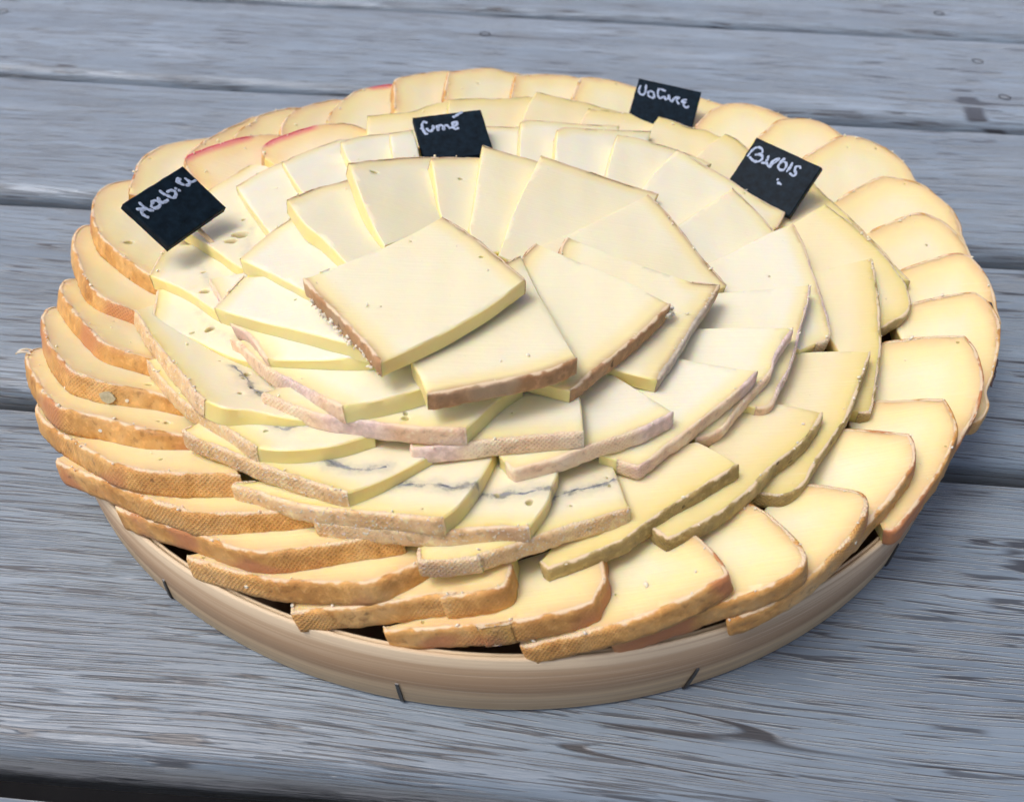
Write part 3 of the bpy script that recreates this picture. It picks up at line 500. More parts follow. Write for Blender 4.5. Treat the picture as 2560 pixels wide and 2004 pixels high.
{'n':'B10','k':'B','o':[0.02085,0.08579,0.03637],'g':[-0.1992,0.072],'t':4.62,'p':[[24.0,6.1,1],[19.3,8.6,1],[13.5,8.8,1],[7.2,10.0,1],[0.0,9.7,1],[-7.1,9.4,1],[-13.8,9.8,0],[-16.9,-0.8,0],[-19.3,-13.6,0],[-20.4,-21.3,0],[-4.8,-17.8,0],[18.4,-8.9,0]]},
{'n':'B11','k':'B','o':[-0.00547,0.08303,0.03709],'g':[-0.1964,0.0037],'t':4.62,'p':[[29.4,13.0,1],[20.7,17.6,1],[9.8,17.6,1],[-0.8,10.9,1],[-13.7,5.4,1],[-21.1,0.9,0],[-20.6,-10.8,0],[-19.9,-24.5,0],[-6.0,-23.6,0],[22.2,-6.5,0]]},
{'n':'B12','k':'B','o':[-0.0359,0.07423,0.03689],'g':[-0.0944,0.0234],'t':4.62,'p':[[23.5,12.6,1],[16.8,17.0,1],[8.4,17.3,1],[0.4,12.1,1],[-4.1,6.6,1],[-12.5,3.0,1],[-20.2,-0.5,0],[-18.4,-14.8,0],[-16.0,-26.0,0],[0.8,-18.8,0],[21.3,-8.3,0]]},
{'n':'P1','k':'P','o':[-0.07408,0.00168,0.04596],'g':[0.0732,-0.1574],'t':4.62,'p':[[-5.9,35.2,1],[-12.1,23.7,1],[-16.3,13.2,0],[-4.2,-9.1,0],[4.8,-24.7,0],[12.9,-36.1,0],[15.0,-13.9,0],[5.7,11.7,0]]},
{'n':'P21','k':'P','o':[-0.05592,-0.04509,0.05903],'g':[0.1472,-0.1571],'t':4.62,'p':[[-7.2,26.0,1],[-10.1,20.4,1],[-12.8,12.8,1],[-16.0,0.4,0],[-7.0,-8.1,0],[1.6,-16.3,0],[8.6,-22.9,0],[20.6,-28.4,0],[18.6,-6.5,0],[3.7,22.7,0]],'h':[[-7.7,-13.0,0.33,0.3]]},
{'n':'P20','k':'P','o':[-0.05374,-0.07022,0.06039],'g':[0.2024,-0.0965],'t':4.62,'p':[[-16.7,20.4,1],[-18.2,13.7,1],[-20.1,5.5,0],[-10.4,-0.7,0],[-4.4,-4.4,0],[5.1,-9.8,0],[14.2,-15.1,0],[22.8,-20.2,0],[23.6,-2.0,0],[4.1,12.7,0]],'h':[[-17.5,17.5,0.51,0.2],[1.4,4.2,0.46,0.3]]},
{'n':'P20b','k':'P','o':[-0.07411,-0.05079,0.05055],'g':[0.1886,-0.0912],'t':4.62,'p':[[-8.4,8.1,1],[-4.5,1.5,1],[-0.9,-4.5,0],[4.7,-11.2,0],[7.2,-3.5,0],[1.9,9.6,0]]},
{'n':'P19','k':'P','o':[-0.0477,-0.07966,0.05869],'g':[0.2191,-0.0425],'t':4.62,'p':[[-22.2,12.2,1],[-17.3,8.1,1],[-12.0,1.0,1],[-8.0,-4.8,0],[-0.4,-6.7,0],[7.8,-8.2,0],[16.4,-9.0,0],[24.6,-7.0,0],[15.9,2.2,0],[-4.7,12.3,0]]},
{'n':'P18','k':'P','o':[-0.03987,-0.08753,0.05731],'g':[0.1163,-0.2044],'t':4.62,'p':[[-30.1,18.1,1],[-27.8,16.9,1],[-23.0,10.6,1],[-16.3,2.8,1],[-7.2,-5.3,1],[-0.2,-11.2,1],[5.3,-15.7,0],[11.0,-14.6,0],[17.7,-12.2,0],[23.1,-9.4,0],[31.4,-4.8,0],[22.2,11.4,0],[-6.2,13.4,0]],'mv':[[-7.2,-5.3,7.8]]},
{'n':'P17','k':'P','o':[-0.02347,-0.09728,0.057],'g':[0.0419,-0.097],'t':4.62,'p':[[-28.4,5.7,1],[-31.5,3.4,1],[-24.8,-0.3,1],[-17.1,-4.1,1],[-9.6,-5.8,1],[-2.3,-7.3,1],[4.9,-8.4,1],[14.9,-9.0,0],[17.3,-5.4,0],[20.7,-0.3,0],[23.2,2.9,0],[26.8,6.5,0],[14.1,14.1,0],[-8.1,8.0,0]],'h':[[1.5,-3.9,0.65,0.5],[1.6,-5.5,0.86,0.35]],'mv':[[-9.6,-5.8,7.8]]},
{'n':'P16','k':'P','o':[7e-05,-0.09878,0.05418],'g':[0.0933,-0.0791],'t':4.62,'p':[[-20.8,-6.5,1],[-20.5,-8.5,1],[-11.7,-7.9,1],[-2.9,-6.6,1],[6.0,-5.9,1],[16.6,-5.4,0],[16.5,-0.8,0],[16.3,6.0,0],[15.1,14.5,0],[-1.9,15.7,0],[-12.8,5.5,0]],'mv':[[-15.3,-8.1,5.4]]},
{'n':'P15','k':'P','o':[0.01633,-0.09791,0.05149],'g':[0.0909,-0.0139],'t':4.62,'p':[[-18.1,-7.9,0],[-16.6,-9.9,1],[-14.5,-12.2,1],[-10.2,-10.9,1],[-4.8,-8.9,1],[0.6,-6.6,1],[6.1,-4.4,1],[11.7,-2.1,1],[17.5,1.1,1],[21.1,3.6,0],[16.4,8.7,0],[11.1,14.4,0],[5.6,19.7,0],[-10.2,13.1,0],[-15.8,2.3,0]],'mv':[[17.5,1.1,5.8]]},
{'n':'P14','k':'P','o':[0.04011,-0.08893,0.0493],'g':[0.0803,0.0803],'t':4.62,'p':[[-19.5,-13.0,0],[-15.6,-14.8,1],[-11.0,-16.7,1],[-6.2,-12.8,1],[-4.8,-11.2,1],[-0.8,-8.2,1],[3.4,-4.5,1],[7.6,-1.0,1],[11.9,2.7,1],[16.0,6.7,1],[19.9,10.9,0],[13.4,12.6,0],[7.7,14.2,0],[2.2,16.0,0],[-5.9,17.7,0],[-18.4,1.6,0]],'mv':[[17.4,7.8,3.1]]},
{'n':'P13','k':'P','o':[0.05461,-0.07339,0.04816],'g':[0.073,0.1701],'t':4.62,'p':[[-10.9,-20.7,1],[-5.0,-18.2,1],[0.2,-12.0,1],[5.4,-6.3,1],[9.3,-1.6,1],[11.4,3.5,1],[14.1,7.9,1],[17.5,12.6,0],[10.0,12.9,0],[1.8,13.3,0],[-6.6,13.4,0],[-12.9,13.1,0],[-18.5,-2.7,0],[-15.7,-15.2,0]],'mv':[[15.3,9.8,3.7],[11.7,3.0,4.4]]},
{'n':'P12','k':'P','o':[0.06641,-0.05698,0.0464],'g':[0.0191,0.095],'t':4.62,'p':[[-6.4,-25.9,1],[-2.8,-24.8,1],[0.1,-19.6,1],[4.3,-12.4,1],[7.4,-4.8,1],[11.0,4.9,1],[13.7,11.3,1],[15.5,17.9,1],[15.3,18.7,0],[7.2,17.4,0],[-2.0,16.3,0],[-10.8,15.0,0],[-18.1,13.4,0],[-20.2,-5.3,0],[-14.0,-22.0,0]],'mv':[[14.3,12.6,6.2],[7.4,-4.8,8.5],[1.1,-16.4,6.6]]},
{'n':'P11','k':'P','o':[0.07529,-0.03363,0.0444],'g':[-0.0184,0.1145],'t':4.62,'p':[[1.8,-24.6,0],[6.2,-22.3,1],[10.5,-19.2,1],[11.4,-11.3,1],[11.3,-4.9,1],[11.1,3.2,1],[10.7,10.8,1],[10.4,19.5,1],[9.1,27.8,0],[1.9,23.5,0],[-9.1,15.4,0],[-18.5,8.7,0],[-25.0,3.1,0],[-24.0,-9.1,0],[-7.6,-20.6,0]],'mv':[[10.0,-10.3,5.6]]},
{'n':'P10','k':'P','o':[0.06843,-0.00315,0.04385],'g':[-0.1625,0.1647],'t':4.62,'p':[[14.5,-9.0,1],[13.8,-2.6,1],[12.5,1.1,1],[10.1,5.1,1],[7.6,9.5,1],[4.8,13.5,1],[1.0,18.5,0],[-4.9,11.8,0],[-12.1,3.9,0],[-18.7,-3.7,0],[-23.4,-9.2,0],[-9.3,-22.6,0],[4.1,-16.2,0]]},
{'n':'P9','k':'P','o':[0.06333,0.01566,0.04323],'g':[-0.1597,0.1501],'t':4.62,'p':[[21.0,-10.7,1],[25.3,-1.8,1],[20.4,0.6,1],[14.2,4.8,1],[6.9,11.0,1],[-1.7,16.6,1],[-9.4,21.6,0],[-17.1,8.9,0],[-22.7,-1.5,0],[-27.3,-9.8,0],[-14.0,-19.0,0],[4.5,-20.7,0]]},
{'n':'P8','k':'P','o':[0.04522,0.03502,0.04451],'g':[-0.227,0.1136],'t':4.62,'p':[[23.4,6.9,1],[17.1,9.3,1],[9.4,10.9,1],[2.1,11.5,1],[-4.3,11.8,1],[-11.1,10.6,0],[-13.2,-0.4,0],[-15.8,-13.7,0],[-17.4,-21.1,0],[-4.0,-22.5,0],[13.8,-3.4,0]]},
{'n':'P7','k':'P','o':[0.02725,0.04525,0.04487],'g':[-0.234,0.052],'t':4.62,'p':[[22.4,18.7,1],[12.1,14.6,1],[-0.5,9.6,1],[-10.3,6.2,1],[-13.6,2.7,0],[-14.1,-7.4,0],[-14.6,-19.9,0],[1.3,-22.1,0],[17.2,-2.3,0]]},
{'n':'P6','k':'P','o':[0.01454,0.05152,0.04328],'g':[-0.1942,0.0198],'t':4.62,'p':[[24.2,19.2,1],[10.3,14.5,1],[-2.2,11.2,1],[-11.3,8.5,1],[-13.4,5.8,0],[-13.4,-5.9,0],[-13.3,-18.1,0],[-12.1,-23.0,0],[9.2,-14.9,0],[22.1,2.5,0]]},
{'n':'P5','k':'P','o':[-0.00217,0.05365,0.04124],'g':[-0.1745,-0.0444],'t':4.62,'p':[[15.3,12.3,1],[3.8,11.6,1],[-8.7,7.0,1],[-10.2,6.4,0],[-8.2,-8.2,0],[-6.7,-20.1,0],[14.8,-9.1,0]]},
{'n':'P4','k':'P','o':[-0.03732,0.03311,0.04884],'g':[-0.0577,-0.1784],'t':4.62,'p':[[1.3,17.4,1],[-0.2,16.3,1],[-1.6,14.9,1],[-6.1,11.4,0],[-4.2,-1.1,0],[-2.2,-13.0,0],[-0.0,-20.8,0],[7.5,-19.1,0],[5.6,-5.9,0]]},
{'n':'P3','k':'P','o':[-0.05008,0.0397,0.04455],'g':[-0.0496,-0.2194],'t':4.62,'p':[[11.1,20.9,1],[4.3,17.5,1],[-0.8,14.6,1],[-6.3,9.8,1],[-10.4,2.7,0],[-7.5,-7.6,0],[-4.6,-16.9,0],[-1.0,-24.3,0],[15.0,-16.7,0]]},
{'n':'P2','k':'P','o':[-0.06405,0.02719,0.04392],'g':[0.0067,-0.2238],'t':4.62,'p':[[7.6,32.7,1],[-0.4,32.1,1],[-6.3,21.2,1],[-11.1,11.1,1],[-14.1,2.6,0],[-7.5,-13.1,0],[-1.1,-27.3,0],[5.5,-39.3,0],[12.9,-22.5,0],[14.5,2.5,0]]},
{'n':'F1','k':'F','o':[-0.02426,-0.07019,0.06965],'g':[-0.0114,-0.0313],'t':4.2,'p':[[-19.6,-6.4,1],[-14.0,-13.5,1],[-7.3,-21.9,1],[-2.2,-29.3,0],[8.4,-20.4,0],[18.6,-9.7,0],[22.9,-4.1,0],[27.6,2.3,1],[20.1,13.0,1],[13.2,21.6,1],[6.0,29.4,0],[-0.8,21.0,0],[-10.1,11.4,0],[-20.5,2.5,0],[-18.4,4.2,0],[-24.0,-0.1,1]],'h':[[16.9,11.3,0.52,0.9],[-4.6,-10.0,0.29,0.2]]},
{'n':'F2','k':'F','o':[-0.00383,-0.08277,0.06447],'g':[0.0106,-0.1099],'t':4.2,'p':[[2.3,33.7,1],[-2.4,16.4,0],[-13.0,1.7,0],[-17.5,-8.4,0],[-15.0,-15.5,0],[-12.7,-22.0,1],[-7.7,-20.5,1],[-0.9,-18.0,1],[5.9,-15.5,1],[13.0,-12.3,1],[18.7,-8.2,0],[13.4,9.5,0],[10.0,21.5,0],[6.0,37.6,1]]},
{'n':'F3','k':'F','o':[0.01526,-0.06998,0.05913],'g':[0.005,0.0118],'t':4.2,'p':[[-12.6,24.9,1],[-17.5,5.0,0],[-15.7,-18.6,0],[-10.1,-21.0,0],[-5.7,-22.6,0],[-1.5,-24.1,1],[4.9,-16.3,1],[11.8,-8.7,1],[18.3,-0.7,1],[24.1,7.4,0],[13.7,16.4,0],[-0.8,26.2,0],[-8.9,32.0,1]]},
{'n':'F4','k':'F','o':[0.0329,-0.05954,0.05499],'g':[-0.0514,0.0594],'t':4.2,'p':[[-20.0,21.8,1],[-20.6,5.5,0],[-15.1,-19.1,0],[-8.2,-21.8,0],[-3.6,-23.3,0],[2.0,-24.8,1],[5.1,-19.0,1],[5.3,-19.1,1],[9.3,-11.3,1],[13.5,-3.2,1],[17.8,4.1,1],[21.8,11.9,1],[14.5,12.3,0],[5.9,16.1,0],[-0.5,18.8,0],[-9.2,23.1,0],[-18.0,28.0,1]],'h':[],'mv':[[13.1,-3.2,11.1],[5.5,-18.4,8.1]]},
{'n':'F5','k':'F','o':[0.03564,-0.03023,0.05273],'g':[-0.1525,0.0663],'t':4.2,'p':[[-25.4,-12.3,0],[-12.2,-19.4,0],[4.8,-21.4,0],[14.3,-17.4,0],[23.8,-9.3,1],[18.3,0.3,1],[12.9,12.5,1],[9.6,19.7,1],[4.2,27.9,0],[-5.8,17.3,0],[-15.9,6.9,0],[-28.6,-4.8,0]]},
{'n':'F6','k':'F','o':[0.0183,-0.00928,0.05385],'g':[-0.2466,0.0513],'t':4.2,'p':[[-12.2,-35.3,0],[6.9,-17.4,0],[20.6,-0.3,0],[27.5,16.9,1],[19.2,17.7,1],[8.4,19.3,1],[-2.3,20.4,1],[-10.9,21.8,0],[-15.3,4.7,0],[-19.7,-15.2,0],[-22.3,-32.6,0]]},
{'n':'F7','k':'F','o':[-0.00229,-0.00511,0.05504],'g':[-0.2145,-0.0322],'t':4.2,'p':[[-5.3,-35.6,0],[3.7,-28.2,0],[11.1,-3.1,0],[16.9,22.0,1],[9.4,23.6,1],[0.7,24.6,1],[-8.3,26.3,0],[-8.9,8.4,0],[-9.5,-11.5,0],[-9.8,-26.6,0]]},
{'n':'F8','k':'F','o':[-0.01507,-0.00199,0.05488],'g':[-0.2758,-0.0489],'t':4.2,'p':[[0.3,-29.6,0],[7.2,-26.3,0],[10.7,-6.0,0],[11.3,23.2,1],[4.2,20.7,1],[-1.6,17.5,1],[-7.2,14.4,1],[-11.1,11.5,0],[-8.5,-4.2,0],[-5.4,-21.3,0]],'h':[[-1.4,3.8,0.8,0.3]]},
{'n':'F9','k':'F','o':[-0.03165,-0.01,0.05774],'g':[-0.2716,-0.1603],'t':4.2,'p':[[5.7,-26.9,0],[12.6,-16.6,0],[12.6,9.5,0],[12.8,35.4,1],[5.9,30.9,1],[-1.8,25.1,1],[-9.9,17.1,1],[-17.9,8.7,0],[-11.4,-13.5,0],[-5.9,-30.7,0],[-2.5,-39.0,0]],'h':[[-9.9,7.2,1.13,0.3]]},
{'n':'F10','k':'F','o':[-0.04687,-0.02569,0.05924],'g':[-0.092,-0.2241],'t':4.2,'p':[[10.9,-29.9,0],[15.4,-14.2,0],[10.3,10.3,0],[1.0,45.3,1],[-3.1,29.3,1],[-11.7,17.3,1],[-16.9,5.9,0],[-8.5,-11.5,0],[-3.4,-18.3,0],[5.9,-34.3,0]]}]
LAB = {
 'O0': 'brown-rind outer slice behind the top edge of the Morbier sign',
 'O1': 'broad brown-rind outer slice under the left corner of the Morbier sign',
 'O2': 'brown-rind outer slice first below the broad one under the Morbier sign',
 'O3': 'brown-rind outer slice second below the broad one under the Morbier sign',
 'O4': 'brown-rind outer slice with a grey flake stuck on its rind, on the left side',
 'O5': 'leftmost outer slice of all, torn brown rind with pale shreds at its tip',
 'O6': 'brown-rind outer slice just below the leftmost one with the pale shreds',
 'O7': "outer slice whose squared left tip sticks out above the tray's left end",
 'O8': 'outer slice ending left of the first dark gap above the tray rim',
 'O9': 'brown-rind outer slice between the two large dark gaps above the front left rim',
 'O10': 'crosshatched orange-rind outer slice just right of the second dark gap above the rim',
 'O11': 'outer slice above the third dark gap, just left of the lowest-hanging corner',
 'O12': 'outer slice whose whitish corner hangs lowest over the front tray rim',
 'O13': 'outer slice just right of the one whose corner hangs lowest at the front',
 'O14': 'second outer slice to the right of the lowest-hanging front one',
 'O15': 'third outer slice to the right of the lowest-hanging front one, pink top edge',
 'O16': 'outer slice whose cut end overhangs the right end of the visible tray hoop',
 'O17': 'outer slice in front of the rightmost one, pink upper edge',
 'O18': 'rightmost outer slice of all, with black cracks on its rind',
 'O19': 'outer slice just behind the rightmost one, at the right edge',
 'O20': 'second outer slice behind the rightmost one, pink slanted upper edge',
 'O21': 'third outer slice behind the rightmost one, beside the right plank gap',
 'O22': 'outer slice touching the right corner of the Brebis sign',
 'O23': 'outer slice meeting the upper edge of the Brebis sign',
 'O24': 'outer slice between the Nature sign and the Brebis sign',
 'O25': 'outer slice mostly hidden behind the Nature sign, showing at its right',
 'O26': 'outer slice at the back, immediately left of the Nature sign',
 'O27': 'second outer slice to the left of the Nature sign',
 'O28': 'outer slice at the very top of the platter, third left of the Nature sign',
 'O29': 'square-cornered outer slice just right of the red-streaked one at the back',
 'O30': 'outer slice at the back with a short red streak on its rim',
 'O31': 'outer slice immediately left of the red-streaked outer one at the back',
 'O32': 'second outer slice to the left of the red-streaked outer one',
 'O33': 'thin sliver of outer slice between the Morbier sign and the back row',
 'R2': 'red-edged slice lying on the outer ring, the one nearer the fumé sign',
 'R1': "red-edged slice lying on the outer ring, beside the Morbier sign's top corner",
 'M1': 'cheese slice with two large holes, under the Morbier sign and its pick',
 'M2': "ash-lined slice with a small green hole, below the Morbier sign's bottom corner",
 'M3': 'second ash-lined slice below the Morbier sign, grey hole near its middle',
 'M4': 'ash-lined slice with the long sloping rind facing left, third below the Morbier sign',
 'M5': 'ash-lined slice half hidden under the one with the long sloping left rind',
 'M6': 'ash-lined slice with frosty rind, its ragged left tip over the left outer slices',
 'M7': 'ash-lined slice with rounded pale left tip, clear black vein, at the front',
 'M8': 'ash-lined slice with a notch hole, second to last towards the greenish rinds',
 'M9': 'last ash-lined slice at the front, beside the greenish-rind slices',
 'B1': 'frontmost greenish-rind slice, next to the last ash-lined slice',
 'B2': 'second greenish-rind slice from the front, with a long dark rind',
 'B3': 'third greenish-rind slice from the front, curving with a rounded lower end',
 'B4': 'tall upright waxy slice at the right, fourth of the greenish rinds from the front',
 'B5': 'waxy slice with a cluster of white flecks, at the right of the platter',
 'B6': 'waxy yellowish slice under the lower right edge of the Brebis sign',
 'B7': 'waxy yellowish slice touching the left edge of the Brebis sign',
 'B8': 'waxy yellowish slice directly below the Nature sign',
 'B9': 'waxy slice at the left foot of the Nature sign',
 'B10': "waxy slice with a raised left corner, second to the left of the Nature sign's foot",
 'B11': 'waxy slice right behind the fumé sign',
 'B12': 'waxy slice left of the fumé sign, behind the back row of white slices',
 'P1': 'white slice right of the Morbier sign, at the left end of the back white row',
 'P21': "white slice with a pointed left corner, beside the Morbier sign's pick tip",
 'P20': 'white slice with a rounded left corner, second below the pick tip',
 'P20b': 'small wedge of pink-rind slice peeping out left of the centre, below the pick tip',
 'P19': 'white slice with short pink rind, tucked under the rounded-corner white slice',
 'P18': 'white slice with mauve sloping rind just left of the front centre',
 'P17': 'white slice with long curved mauve rind and a small hole, front centre left',
 'P16': 'white slice with straight pinkish rind at the front of the white ring',
 'P15': 'white slice with netted rind, mauve at one end, right of the front centre',
 'P14': 'white slice with a pointed corner and mauve patch, right of the netted one',
 'P13': 'white slice with a netted lower rind beneath a thick mauve rind patch',
 'P12': 'white slice with the thickest mauve rind, on the right of the white ring',
 'P11': 'white slice whose thin pale rind ends in a point beside the tall waxy slice',
 'P10': 'white slice with a yellow top corner, second below the Brebis sign',
 'P9': 'white slice along the lower left edge of the Brebis sign, long thin rind',
 'P8': 'white slice at the back, just left of the one along the Brebis sign',
 'P7': 'white slice at the back with a square right corner, third right of the fumé sign',
 'P6': 'white slice at the back, second right of the fumé sign',
 'P5': 'white slice at the back touching the right edge of the fumé sign',
 'P4': 'white slice at the back touching the left edge of the fumé sign',
 'P3': 'second white slice to the left of the fumé sign',
 'P2': 'third white slice to the left of the fumé sign',
 'F1': 'big square slice lying on top at the very centre, one pinhole',
 'F2': 'central slice with straight brown rind in front, partly under the topmost square',
 'F3': 'central slice with a dark brown rind and lump of white crumbs at its lower corner',
 'F4': 'central slice with grey rind at lower right, under the crumb-lumped one',
 'F5': 'largest central slice on the right, its long edge pointing at the right',
 'F6': 'large brown-edged slice at the back of the centre, right of two narrow ones',
 'F7': "narrow brown-edged slice in the back centre, right below the fumé sign's corner",
 'F8': 'narrow slice in the back centre, directly below the fumé sign',
 'F9': 'brown-edged slice in the back centre with a yellow left side, left of the fumé sign',
 'F10': 'brown-edged slice at the left of the centre, pointing to the upper left'}
GRP = {'O': 'brown-rind slices of the outer ring', 'R': 'red-edged slices', 'M': 'ash-lined slices of the second ring', 'B': 'greenish-rind slices of the second ring', 'P': 'white slices of the third ring', 'F': 'brown-edged slices in the centre'}
def catmull(P, step):
    """resample an open polyline through its points"""
    P = np.asarray(P, float)
    if len(P) == 2:
        n = max(1, int(round(np.linalg.norm(P[1] - P[0]) / step)))
        return P[0] + (P[1] - P[0]) * (np.arange(n)[:, None] / n)
    Q = np.vstack([2 * P[0] - P[1], P, 2 * P[-1] - P[-2]])
    out = []
    for i in range(1, len(Q) - 2):
        p0, p1, p2, p3 = Q[i - 1:i + 3]
        t01 = max(np.linalg.norm(p1 - p0), .05) ** .5; t12 = max(np.linalg.norm(p2 - p1), .05) ** .5; t23 = max(np.linalg.norm(p3 - p2), .05) ** .5
        m1 = (p2 - p1 + t12 * ((p1 - p0) / t01 - (p2 - p0) / (t01 + t12)))
        m2 = (p2 - p1 + t12 * ((p3 - p2) / t23 - (p3 - p1) / (t12 + t23)))
        n = max(1, int(round(np.linalg.norm(p2 - p1) / step)))
        t = (np.arange(n) / n)[:, None]
        out.append((2 * t**3 - 3 * t**2 + 1) * p1 + (t**3 - 2 * t**2 + t) * m1 + (-2 * t**3 + 3 * t**2) * p2 + (t**3 - t**2) * m2)
    return np.vstack(out)
def outline(pts, step=1.1):
    """closed outline in mm -> dense points and a rind flag per edge"""
    P = [(x, y) for x, y, f in pts]; fl = [f for x, y, f in pts]
    n = len(P); A = np.array(P)
    e = np.roll(A, -1, 0) - A
    brk = []
    for i in range(n):
        a, b = e[i - 1], e[i]
        ang = abs(math.degrees(math.atan2(a[0] * b[1] - a[1] * b[0], a @ b)))
        brk.append(ang > 48 or fl[i] != fl[i - 1])
    if not any(brk): brk[0] = True
    s = brk.index(True)
    out, of = [], []
    i = s
    while True:
        j = i + 1
        while not brk[j % n]: j += 1
        seg = [A[k % n] for k in range(i, j + 1)]
        d = catmull(seg, step)
        out.append(d); of += [fl[i % n]] * len(d)
        i = j
        if i % n == s: break
    return np.vstack(out), np.array(of)
def snoise(n, seed, period):
    """smooth periodic-free 1-d noise"""
    r = np.random.default_rng(seed); k = max(3, int(n / period) + 3)
    c = r.uniform(-1, 1, k); x = np.linspace(0, k - 1.001, n); i = x.astype(int); t = x - i; t = t * t * (3 - 2 * t)
    return c[i] * (1 - t) + c[np.minimum(i + 1, k - 1)] * t
def inside(px, py, q):
    x, y = q[:, 0], q[:, 1]; x2, y2 = np.roll(x, -1), np.roll(y, -1)
    c = np.zeros(px.shape, bool)
    for a, b, a2, b2 in zip(x, y, x2, y2):
        if b == b2: continue
        c ^= ((b > py) != (b2 > py)) & (px < (a2 - a) * (py - b) / (b2 - b) + a)
    return c
def segdist(P, A, B):
    d = np.full(len(P), 99.0)
    for a, b in zip(A, B):
        ab = b - a; t = np.clip(((P - a) @ ab) / max(ab @ ab, 1e-9), 0, 1)
        d = np.minimum(d, np.linalg.norm(P - a - t[:, None] * ab, axis=1))
    return d
def slice_frame(d):
    b, c = d['g']
    x = Vector((1, 0, b)).normalized(); z = Vector((-b, -c, 1)).normalized(); y = z.cross(x)
    M = Matrix.Identity(4)
    for i in range(3):
        M[i][0] = x[i]; M[i][1] = y[i]; M[i][2] = z[i]; M[i][3] = d['o'][i]
    return M
CRUMB_SPOTS = []
def build_slice(idx, d):
    kind = d['k']; t = d['t']
    root = empty('cheese_slice'); root.matrix_world = slice_frame(d)
    tag(root, LAB[d['n']], 'cheese slice', GRP[kind])
    O, fl = outline(d['p'])
    n = len(O)
    nx = np.roll(O, -1, 0) - np.roll(O, 1, 0)
    nx /= np.linalg.norm(nx, axis=1)[:, None] + 1e-9
    N = np.stack([nx[:, 1], -nx[:, 0]], 1)          # outward (outline runs counter-clockwise)
    isr = (fl == 1) | (np.roll(fl, 1) == 1)
    jit = snoise(n, idx * 7 + 1, 4) * .07 + snoise(n, idx * 7 + 2, 14) * .13
    O = O + N * (jit * np.where(isr, .8, .5))[:, None]
    I = O - N * .38
    # interior points
    lo, hi = O.min(0), O.max(0); st = 1.5
    gx, gy = np.meshgrid(np.arange(lo[0], hi[0], st), np.arange(lo[1], hi[1], st))
    gx = gx + (np.arange(gx.shape[0]) % 2)[:, None] * st * .5
    G = np.stack([gx.ravel(), gy.ravel()], 1) + rng.uniform(-.12, .12, (gx.size, 2))
    G = G[inside(G[:, 0], G[:, 1], O)]
    if len(G): G = G[segdist(G, O, np.roll(O, -1, 0)) > 1.0]
    holes = list(d.get('h', []))
    if len(G) and kind in 'OFPM':
        rh = random.Random(idx * 13 + 5)
        for _ in range(rh.choice([0, 0, 1, 1] if kind in 'FP' else [0, 1, 1, 2])):
            q = G[rh.randrange(len(G))]; holes.append((q[0], q[1], rh.uniform(.22, .5), rh.uniform(.2, .5)))
    extra = []
    for (hx, hy, hr, dep) in holes:
        if len(G): G = G[np.hypot(G[:, 0] - hx, G[:, 1] - hy) > hr * 1.25]
        ph = rng.uniform(0, 6.28, 3)
        for f in (1.12, 1.0, .9, .7, .4):
            m = 16 if f > .5 else 8
            for q in range(m):
                a = 6.2832 * q / m; w = 1 + .13 * math.sin(2 * a + ph[0]) + .09 * math.sin(3 * a + ph[1])
                extra.append((hx + hr * f * w * math.cos(a), hy + hr * f * w * math.sin(a), f))
        extra.append((hx, hy, 0.0))
    E = np.array(extra).reshape(-1, 3)
    if len(E):
        E = E[inside(E[:, 0], E[:, 1], I)]
        E = E[segdist(E[:, :2], I, np.roll(I, -1, 0)) > .3]
    pts = np.vstack([I, G, E[:, :2]]) if len(E) else np.vstack([I, G])
    ov, oe, of_, orig, _, _ = delaunay_2d_cdt([Vector(p) for p in pts], [], [list(range(n))], 1, 1e-4)
    TP = np.array([(v.x, v.y) for v in ov])
    hol = np.zeros(len(pts)); zz = np.zeros(len(pts))
    for i in range(len(E)):
        f = E[i, 2]; k = n + len(G) + i
        hh = [h for h in holes if math.hypot(E[i, 0] - h[0], E[i, 1] - h[1]) < h[2] * 1.5]
        if hh:
            h = hh[0]; dep = min(h[3] * h[2] * 1.5, t * .75)
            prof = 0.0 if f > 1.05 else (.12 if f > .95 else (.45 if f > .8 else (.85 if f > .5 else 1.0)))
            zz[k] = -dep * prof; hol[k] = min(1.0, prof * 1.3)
    tz = np.zeros(len(TP)); th = np.zeros(len(TP))
    for i, og in enumerate(orig):
        if og: tz[i] = zz[og[0]]; th[i] = hol[og[0]]
    und = .10 * np.sin(TP[:, 0] * .21 + idx) * np.sin(TP[:, 1] * .17 + idx * 2) + .05 * np.sin(TP[:, 0] * .6 + idx * 3)
    nt = len(TP)
    ringmap = {}
    for i, og in enumerate(orig):
        for o in og:
            if o < n: ringmap[o] = i
    V = [(TP[i, 0], TP[i, 1], tz[i] + und[i]) for i in range(nt)]
    F = [tuple(f) for f in of_]
    P2 = list(TP)
    hv = list(th)
    def ring(R_, z):
        s = len(V)
        for i in range(n): V.append((R_[i, 0], R_[i, 1], z[i] if hasattr(z, '__len__') else z)); P2.append(R_[i]); hv.append(0.0)
        return s
    sn = snoise(n, idx + 900, 5)
    r1 = ring(O, -.36)
    r2 = ring(O + N * (sn * .10)[:, None], -t * .5)
    r3 = ring(O + N * (snoise(n, idx + 400, 6) * .08)[:, None], -t + .25)
    r4 = ring(O - N * .3, -t)
    top = [ringmap.get(i) for i in range(n)]
    for i in range(n):
        j = (i + 1) % n
        if top[i] is not None and top[j] is not None and top[i] != top[j]: F.append((top[j], top[i], r1 + i, r1 + j))
        for a, b in ((r1, r2), (r2, r3), (r3, r4)): F.append((a + j, a + i, b + i, b + j))
    bv, be, bf, bo, _, _ = delaunay_2d_cdt([Vector(O[i] - N[i] * .3) for i in range(n)], [], [list(range(n))], 1, 1e-4)
    base = len(V)
